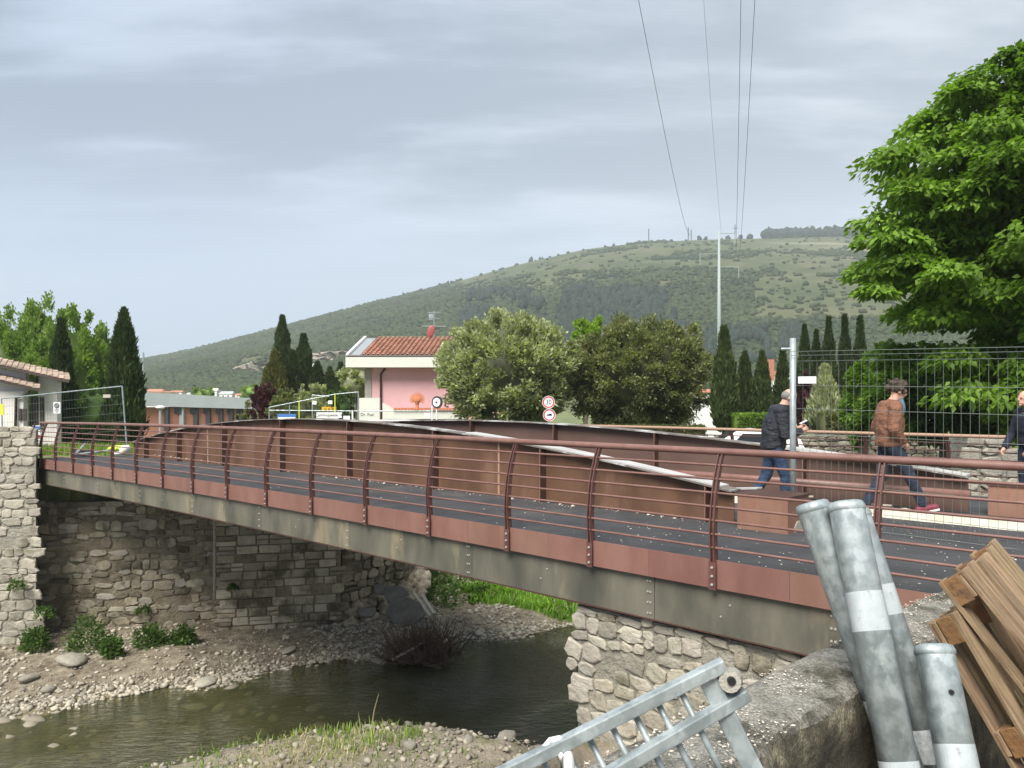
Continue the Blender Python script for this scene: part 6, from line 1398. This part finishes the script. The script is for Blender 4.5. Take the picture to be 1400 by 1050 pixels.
# ------------------------------------------------------------------ pallets
def pallet(lab, O, e1, e2, W_=0.8, L_=1.2, seed=0):
    """O corner, e1 across (width W_), e2 along the boards; deck normal e1 x e2"""
    e1 = Vector(e1).normalized(); e2 = (Vector(e2)-e1*Vector(e2).dot(e1)).normalized(); e3 = e1.cross(e2)
    R_ = Matrix((e2, e1, -e3)).transposed().to_4x4()   # local x along boards, y across, z = -e3 ; keep right-handed
    R_ = Matrix((e2, -e1, e3)).transposed().to_4x4()
    root = thing('pallet', lab, 'pallet', (0, 0, 0)); root.matrix_world = Matrix.Translation(Vector(O)) @ R_
    r_ = random.Random(seed)
    def piece(name, c, d, m):
        o = MB().box((0, 0, 0), d).build(name, m, root); o.location = c; o.rotation_euler = (r_.uniform(-.012, .012), r_.uniform(-.006, .006), r_.uniform(-.006, .006)); md = o.modifiers.new('bevel', 'BEVEL'); md.width = 0.003; md.segments = 1; return o
    ys = [0.05+(W_-0.1)*k/5 for k in range(6)]
    for k, y in enumerate(ys): piece('deck_board', (L_/2+r_.uniform(-.012, .012), -y, -0.011), (L_*r_.uniform(0.985, 1.0), r_.uniform(0.088, 0.11), 0.022), M['wood'])
    for x in (0.072, L_/2, L_-0.072): piece('cross_board', (x, -W_/2, -0.0335), (0.11, W_, 0.022), M['wood'])
    for x in (0.072, L_/2, L_-0.072):
        for y in (0.05, W_/2, W_-0.05): piece('block', (x, -y, -0.0835), (0.13, 0.10, 0.076), M['wood_d'])
    for y in (0.05, W_/2, W_-0.05): piece('bottom_board', (L_/2, -y, -0.133), (L_, 0.10, 0.022), M['wood'])
    return root
pa_A = pt(1362, 737, 4.25); pa_B = pt(1308, 787, 3.55)
pallet('upper wooden pallet with its pale boarded deck facing up at the right edge', pa_A, pa_B-pa_A, (0.46, -0.41, -0.80), 0.8, 1.2, 1)
C_ = pt(1266, 850, 3.75); D_ = pt(1420, 1120, 3.45)
pallet('lower wooden pallet leaning beneath the upper one with its blocks showing', C_, Vector((0.75, 0.62, 0.09)), D_-C_, 0.8, 1.2, 2)

# ------------------------------------------------------------------ people
def baked(name, mb, m, parent, vox, smooth=6, kind=None, extra_disp=0.0, factor=0.5):
    me = newmesh(name, mb.V, mb.F, None); tmp = link('tmp', me); md = tmp.modifiers.new('r', 'REMESH'); md.mode = 'VOXEL'; md.voxel_size = vox
    ms = tmp.modifiers.new('s', 'SMOOTH'); ms.iterations = smooth; ms.factor = factor
    if extra_disp:
        tx = bpy.data.textures.new(name+'_fold', 'CLOUDS'); tx.noise_scale = 0.09; tx.noise_depth = 2; dm = tmp.modifiers.new('d', 'DISPLACE'); dm.texture = tx; dm.strength = extra_disp; dm.mid_level = 0.5
    bpy.context.view_layer.update(); dg = bpy.context.evaluated_depsgraph_get(); ev = tmp.evaluated_get(dg); out = bpy.data.meshes.new_from_object(ev)
    bpy.data.objects.remove(tmp); out.materials.clear(); out.materials.append(m); out.polygons.foreach_set('use_smooth', [True]*len(out.polygons)); return link(name, out, parent)
def cap(mb, a, b_, ra, rb, n=14, sx=1.0):
    """tapered capsule"""
    a = Vector(a); b_ = Vector(b_); d_ = (b_-a).normalized(); pts = [a-d_*ra*0.95, a-d_*ra*0.7, a-d_*ra*0.3, a, b_, b_+d_*rb*0.3, b_+d_*rb*0.7, b_+d_*rb*0.95]; rr = [ra*0.25, ra*0.7, ra*0.95, ra, rb, rb*0.95, rb*0.7, rb*0.25]
    mb.tube(pts, rr, n)
M['skin'] = mat('skin', (0.52, 0.28, 0.20), 0.6, (0.58, 0.33, 0.24), 12)
M['jacket_navy'] = mat('navy_jacket', (0.012, 0.015, 0.022), 0.5, (0.025, 0.028, 0.038), 6, bump=1.0, bscale=7, bdist=0.07, stretch=(1, 1, 2.2))
M['jacket_tan'] = mat('tan_leather', (0.17, 0.068, 0.036), 0.42, (0.27, 0.115, 0.06), 7, bump=1.0, bscale=7, bdist=0.07, stretch=(1, 1, 2.2))
M['jeans'] = mat('blue_jeans', (0.018, 0.040, 0.085), 0.85, (0.035, 0.065, 0.125), 6, bump=0.9, bscale=7, bdist=0.06, stretch=(1, 1, 1.8))
M['jeans_d'] = mat('dark_jeans', (0.014, 0.020, 0.038), 0.85, (0.03, 0.04, 0.07), 6, bump=0.9, bscale=7, bdist=0.06, stretch=(1, 1, 1.8))
M['sweater'] = mat('navy_sweater', (0.010, 0.013, 0.026), 0.9, (0.016, 0.02, 0.036), 7)
M['shoe'] = mat('dark_shoe', (0.02, 0.02, 0.025), 0.6); M['shoe_r'] = mat('burgundy_shoe', (0.16, 0.02, 0.04), 0.6)
M['hair_g'] = mat('grey_hair', (0.16, 0.15, 0.14), 0.8, (0.24, 0.23, 0.21), 60, bump=0.5, bscale=80); M['hair_b'] = mat('brown_hair', (0.03, 0.02, 0.014), 0.8, (0.085, 0.058, 0.04), 25, bump=1.0, bscale=40)
M['scarf'] = mat('blue_scarf', (0.07, 0.14, 0.22), 0.9, (0.12, 0.2, 0.3), 10)
def person(lab, x, y, z, rz, k, j, jacket, trousers, shoes, hair=None, hairm=None, hands=True, sleeve_in=False, scarf=False, collar=None):
    """j: joints in metres, facing +x; k overall scale"""
    root = thing('person', lab, 'person', (x, y, z), rz); root.scale = (k, k, k)
    J = {n_: Vector(v) for n_, v in j.items()}
    b = MB(); hd = J['head']; hdir = (hd-J['neck']).normalized(); tilt = J.get('tilt', Vector((0, 0, 0)))
    Rh = Matrix.Rotation(tilt.y, 3, 'Y') @ Matrix.Rotation(tilt.z, 3, 'Z') if tilt.length > 0 else Matrix.Identity(3)
    def H_(v): return tuple(hd+Rh @ Vector(v))
    b.ellipsoid(H_((-0.008, 0, 0.02)), (0.098, 0.076, 0.105), Rh, 16, 12); b.ellipsoid(H_((0.035, 0, -0.055)), (0.055, 0.052, 0.06), Rh, 12, 8)
    b.ellipsoid(H_((0.096, 0, -0.015)), (0.022, 0.013, 0.026), Rh, 8, 6); b.ellipsoid(H_((0.082, 0, -0.062)), (0.016, 0.026, 0.010), Rh, 8, 6); b.ellipsoid(H_((0.072, 0, -0.098)), (0.024, 0.022, 0.018), Rh, 8, 6); b.ellipsoid(H_((0.085, 0, 0.022)), (0.014, 0.045, 0.010), Rh, 8, 6)
    for s in (-1, 1): b.ellipsoid(H_((-0.01, 0.078*s, -0.01)), (0.020, 0.010, 0.032), Rh, 8, 6)
    cap(b, J['neck']-Vector((0.0, 0, 0.05)), hd+Rh @ Vector((-0.02, 0, -0.05)), 0.060, 0.052)
    cap(b, J['pelvis']+Vector((0, 0, 0.02)), J['chest'], 0.125, 0.135); cap(b, J['chest'], J['neck']-Vector((0, 0, 0.03)), 0.13, 0.07)
    for s, S_ in ((-1, 'R'), (1, 'L')):
        sh = J['chest']+Vector((0, 0.17*s, 0.12)) if 'sh'+S_ not in J else J['sh'+S_]
        el, wr = J['el'+S_], J['wr'+S_]; cap(b, J['chest']+Vector((0, 0.07*s, 0.11)), sh, 0.08, 0.062); cap(b, sh, el, 0.050, 0.040); cap(b, el, wr, 0.040, 0.026)
        hv = (wr-el).normalized(); hv = (hv+Vector(J.get('hd'+S_, (0, 0, -0.2)))).normalized(); side = hv.cross(Vector((0, 1, 0))); side = side.normalized() if side.length > .1 else Vector((1, 0, 0)); wid = hv.cross(side)
        cap(b, wr, wr+hv*0.075, 0.026, 0.030)
        for f, (ln, of) in enumerate(((0.070, -0.027), (0.080, -0.009), (0.075, 0.010), (0.058, 0.027))):
            p0 = wr+hv*0.085+side*of; p1 = p0+hv*ln*0.55+wid*0.006*s; p2 = p1+hv*ln*0.4+wid*0.022*s; cap(b, p0, p1, 0.0095, 0.009, 8); cap(b, p1, p2, 0.009, 0.008, 8)
        cap(b, wr+hv*0.02-side*0.02, wr+hv*0.065-side*0.055, 0.013, 0.011, 8)
        hp_, kn, an = J['pelvis']+Vector((0, 0.09*s, -0.04)), J['kn'+S_], J['an'+S_]; cap(b, hp_, kn, 0.088, 0.056); cap(b, kn, an, 0.054, 0.036)
        td = Vector(J.get('toe'+S_, (1, 0, 0))).normalized(); cap(b, an-Vector((0, 0, 0.04))-td*0.03, an-Vector((0, 0, 0.05))+td*0.14, 0.040, 0.032)
    body = baked('body', b, M['skin'], root, 0.0085, 3)
    # jacket
    b = MB(); pe, ch = J['pelvis'], J['chest']; V = []; F = []; ks = ((-0.06, 0.150, 0.185), (-0.045, 0.165, 0.2), (0.0, 0.172, 0.205), (0.07, 0.160, 0.195), (0.17, 0.180, 0.215), (0.28, 0.180, 0.22), (0.38, 0.165, 0.215), (0.46, 0.125, 0.17), (0.52, 0.08, 0.09))
    for (dz, ra, rb) in ks:
        c = pe.lerp(ch, min(1.3, dz/max(0.01, (ch-pe).length))) if dz > 0 else pe+Vector((0, 0, dz)); c = Vector((c.x-0.01, c.y, c.z))
        for q in range(20): a = 2*PI*q/20; V.append(c+Vector((math.cos(a)*ra, math.sin(a)*rb, 0)))
    for i in range(len(ks)-1):
        for q in range(20): F.append((i*20+q, i*20+(q+1) % 20, (i+1)*20+(q+1) % 20, (i+1)*20+q))
    F.append(tuple(range(19, -1, -1))); F.append(tuple((len(ks)-1)*20+q for q in range(20))); b.add(V, F)
    cap(b, J['chest']+Vector((-0.01, 0, 0.10)), J['neck']-Vector((0.0, 0, 0.045)), 0.12, 0.078)
    for s, S_ in ((-1, 'R'), (1, 'L')):
        sh = J['chest']+Vector((0, 0.18*s, 0.11)) if 'sh'+S_ not in J else J['sh'+S_]
        el, wr = J['el'+S_], J['wr'+S_]; cap(b, J['chest']+Vector((0, 0.08*s, 0.10)), sh, 0.098, 0.082); cap(b, sh, el, 0.088, 0.072); cap(b, el, el.lerp(wr, 0.97), 0.070, 0.052)
    baked('jacket', b, jacket, root, 0.010, 4, extra_disp=0.014)
    b = MB(); b.tube([J['neck']-Vector((0.0, 0, 0.075)), J['neck']-Vector((-0.005, 0, 0.005))+hdir*0.01], [0.092, 0.076], 14); baked('collar', b, collar or jacket, root, 0.009, 3)
    b = MB(); b.ellipsoid(tuple(J['pelvis']+Vector((0, 0, -0.01))), (0.128, 0.165, 0.125))
    for s, S_ in ((-1, 'R'), (1, 'L')):
        hp_, kn, an = J['pelvis']+Vector((0, 0.088*s, -0.03)), J['kn'+S_], J['an'+S_]; cap(b, hp_, kn, 0.108, 0.076); cap(b, kn, an+Vector((0, 0, 0.02)), 0.074, 0.062)
    baked('trousers', b, trousers, root, 0.012, 5, extra_disp=0.018)
    for s, S_ in ((-1, 'R'), (1, 'L')):
        an = J['an'+S_]; td = Vector(J.get('toe'+S_, (1, 0, 0))).normalized(); b = MB(); cap(b, an-Vector((0, 0, 0.045))-td*0.05, an-Vector((0, 0, 0.055))+td*0.17, 0.048, 0.040); sh_ = baked('shoe', b, shoes, root, 0.009, 3)
        rs_ = td.to_track_quat('X', 'Z').to_matrix(); MB().box(tuple(an-Vector((0, 0, 0.092))+td*0.055), (0.29, 0.09, 0.022), rs_).build('sole', M['frame_w'] if shoes is M['shoe_r'] else M['shoe'], sh_)
    for s in (-1, 1): 
        MB().ellipsoid(H_((0.083, 0.030*s, 0.008)), (0.008, 0.012, 0.008), None, 8, 6).build('eye', M['black'], body)
    if hair:
        b = MB(); hair(b, H_, Rh); baked('hair', b, hairm, root, 0.010, 2, extra_disp=0.03 if hairm is M['hair_b'] else 0.004)
    if scarf:
        b = MB(); b.ellipsoid(tuple(J['neck']+Vector((0.10, 0, -0.10))), (0.06, 0.09, 0.14), None, 10, 8); baked('scarf', b, M['scarf'], root, 0.012, 4, extra_disp=0.02)
    return root
def hair_fringe(b, H_, Rh):
    b.ellipsoid(H_((-0.040, 0, 0.005)), (0.078, 0.084, 0.075), Rh, 14, 9)
def hair_bushy(b, H_, Rh):
    r_ = random.Random(4); b.ellipsoid(H_((-0.03, 0, 0.045)), (0.115, 0.10, 0.10), Rh, 14, 9)
    for _ in range(34):
        a = r_.uniform(0, 2*PI); e = r_.uniform(-0.5, 1.5); q = Vector((math.cos(a)*math.cos(e)*0.115-0.035, math.sin(a)*math.cos(e)*0.10, math.sin(e)*0.105+0.035))
        if q.x > 0.07 and q.z < 0.05: continue
        b.ellipsoid(H_(tuple(q)), (r_.uniform(.022, .038),)*3, None, 8, 6)
zg = -0.022
# man in the dark jacket: bent over his phone, walking to the right
person('grey-haired man in dark jacket and blue jeans looking down at his phone', pxX(1061, 11.3), 11.3, zg, -0.10, 1.065,
    dict(pelvis=(-0.03, 0, 0.92), chest=(0.02, 0, 1.27), neck=(0.09, 0, 1.47), head=(0.175, 0, 1.565), tilt=(0.0, 0.55, 0.0), elR=(0.06, -0.25, 1.06), wrR=(0.29, -0.13, 1.11), elL=(0.07, 0.25, 1.06), wrL=(0.29, 0.12, 1.13), hdR=(0.3, 0.1, .2), hdL=(0.3, -0.1, .2), knR=(0.10, -0.10, 0.50), anR=(0.10, -0.10, 0.10), knL=(-0.10, 0.10, 0.50), anL=(-0.31, 0.10, 0.135), toeL=(1, 0, -0.35)),
    M['jacket_navy'], M['jeans'], M['shoe'], hair_fringe, M['hair_g'])
ph = thing('phone', 'small pale phone held by the man in the dark jacket', 'phone', (0, 0, 0)); MB().box((pxX(1100, 11.2)-0.02, 11.2, pz(577, 11.2)), (0.11, 0.06, 0.012), Matrix.Rotation(-0.5, 3, 'Y')).build('phone_body', M['white'], ph)
# man in the brown leather jacket: long stride, hand in pocket
person('curly-haired man in a tan leather jacket and dark jeans striding behind the mesh fence', pxX(1217, 11.0), 11.0, zg, -0.06, 1.09,
    dict(pelvis=(0.0, 0, 0.95), chest=(-0.005, 0, 1.30), neck=(0.03, 0, 1.50), head=(0.105, 0, 1.615), tilt=(0.0, 0.32, 0.0), elR=(-0.07, -0.27, 1.13), wrR=(0.09, -0.19, 0.97), elL=(-0.07, 0.27, 1.13), wrL=(0.08, 0.19, 0.97), hdR=(0.3, 0.1, -.6), hdL=(0.3, -0.1, -.6), knR=(0.20, -0.09, 0.53), anR=(0.37, -0.09, 0.13), toeR=(1, -0.1, 0.25), knL=(-0.06, 0.09, 0.51), anL=(-0.27, 0.09, 0.12), toeL=(1, 0, -0.15)),
    M['jacket_tan'], M['jeans_d'], M['shoe_r'], hair_bushy, M['hair_b'], scarf=True)
# bald man at the right edge, facing left
person('bald man in a navy sweater facing left at the right edge of the view', pxX(1407, 12.2), 12.2, -0.02, PI+0.1, 1.03,
    dict(pelvis=(-0.03, 0, 0.94), chest=(0.0, 0, 1.28), neck=(0.03, 0, 1.48), head=(0.075, 0, 1.605), elR=(0.05, -0.27, 1.06), wrR=(0.20, -0.25, 0.86), elL=(0.04, 0.27, 1.05), wrL=(0.19, 0.25, 0.87), knR=(0.02, -0.10, 0.52), anR=(0.0, -0.10, 0.10), knL=(0.0, 0.10, 0.52), anL=(-0.06, 0.10, 0.10)),
    M['sweater'], M['jeans_d'], M['shoe'])
# ------------------------------------------------------------------ air
V = [(-2600, -300, -12), (3000, -300, -12), (3000, 2700, -12), (-2600, 2700, -12), (-2600, -300, 420), (3000, -300, 420), (3000, 2700, 420), (-2600, 2700, 420)]
hm = bpy.data.materials.new('haze_air'); hm.use_nodes = True; t = hm.node_tree; t.nodes.clear(); vo = t.nodes.new('ShaderNodeVolumePrincipled'); vo.inputs['Color'].default_value = (0.86, 0.92, 1.0, 1); vo.inputs['Density'].default_value = 0.00026; vo.inputs['Anisotropy'].default_value = 0.0
ou = t.nodes.new('ShaderNodeOutputMaterial'); L(t, vo.outputs[0], ou.inputs['Volume'])
tag(link('haze', newmesh('haze', V, [(3, 2, 1, 0), (4, 5, 6, 7), (0, 1, 5, 4), (1, 2, 6, 5), (2, 3, 7, 6), (3, 0, 4, 7)], hm)), kind='stuff')
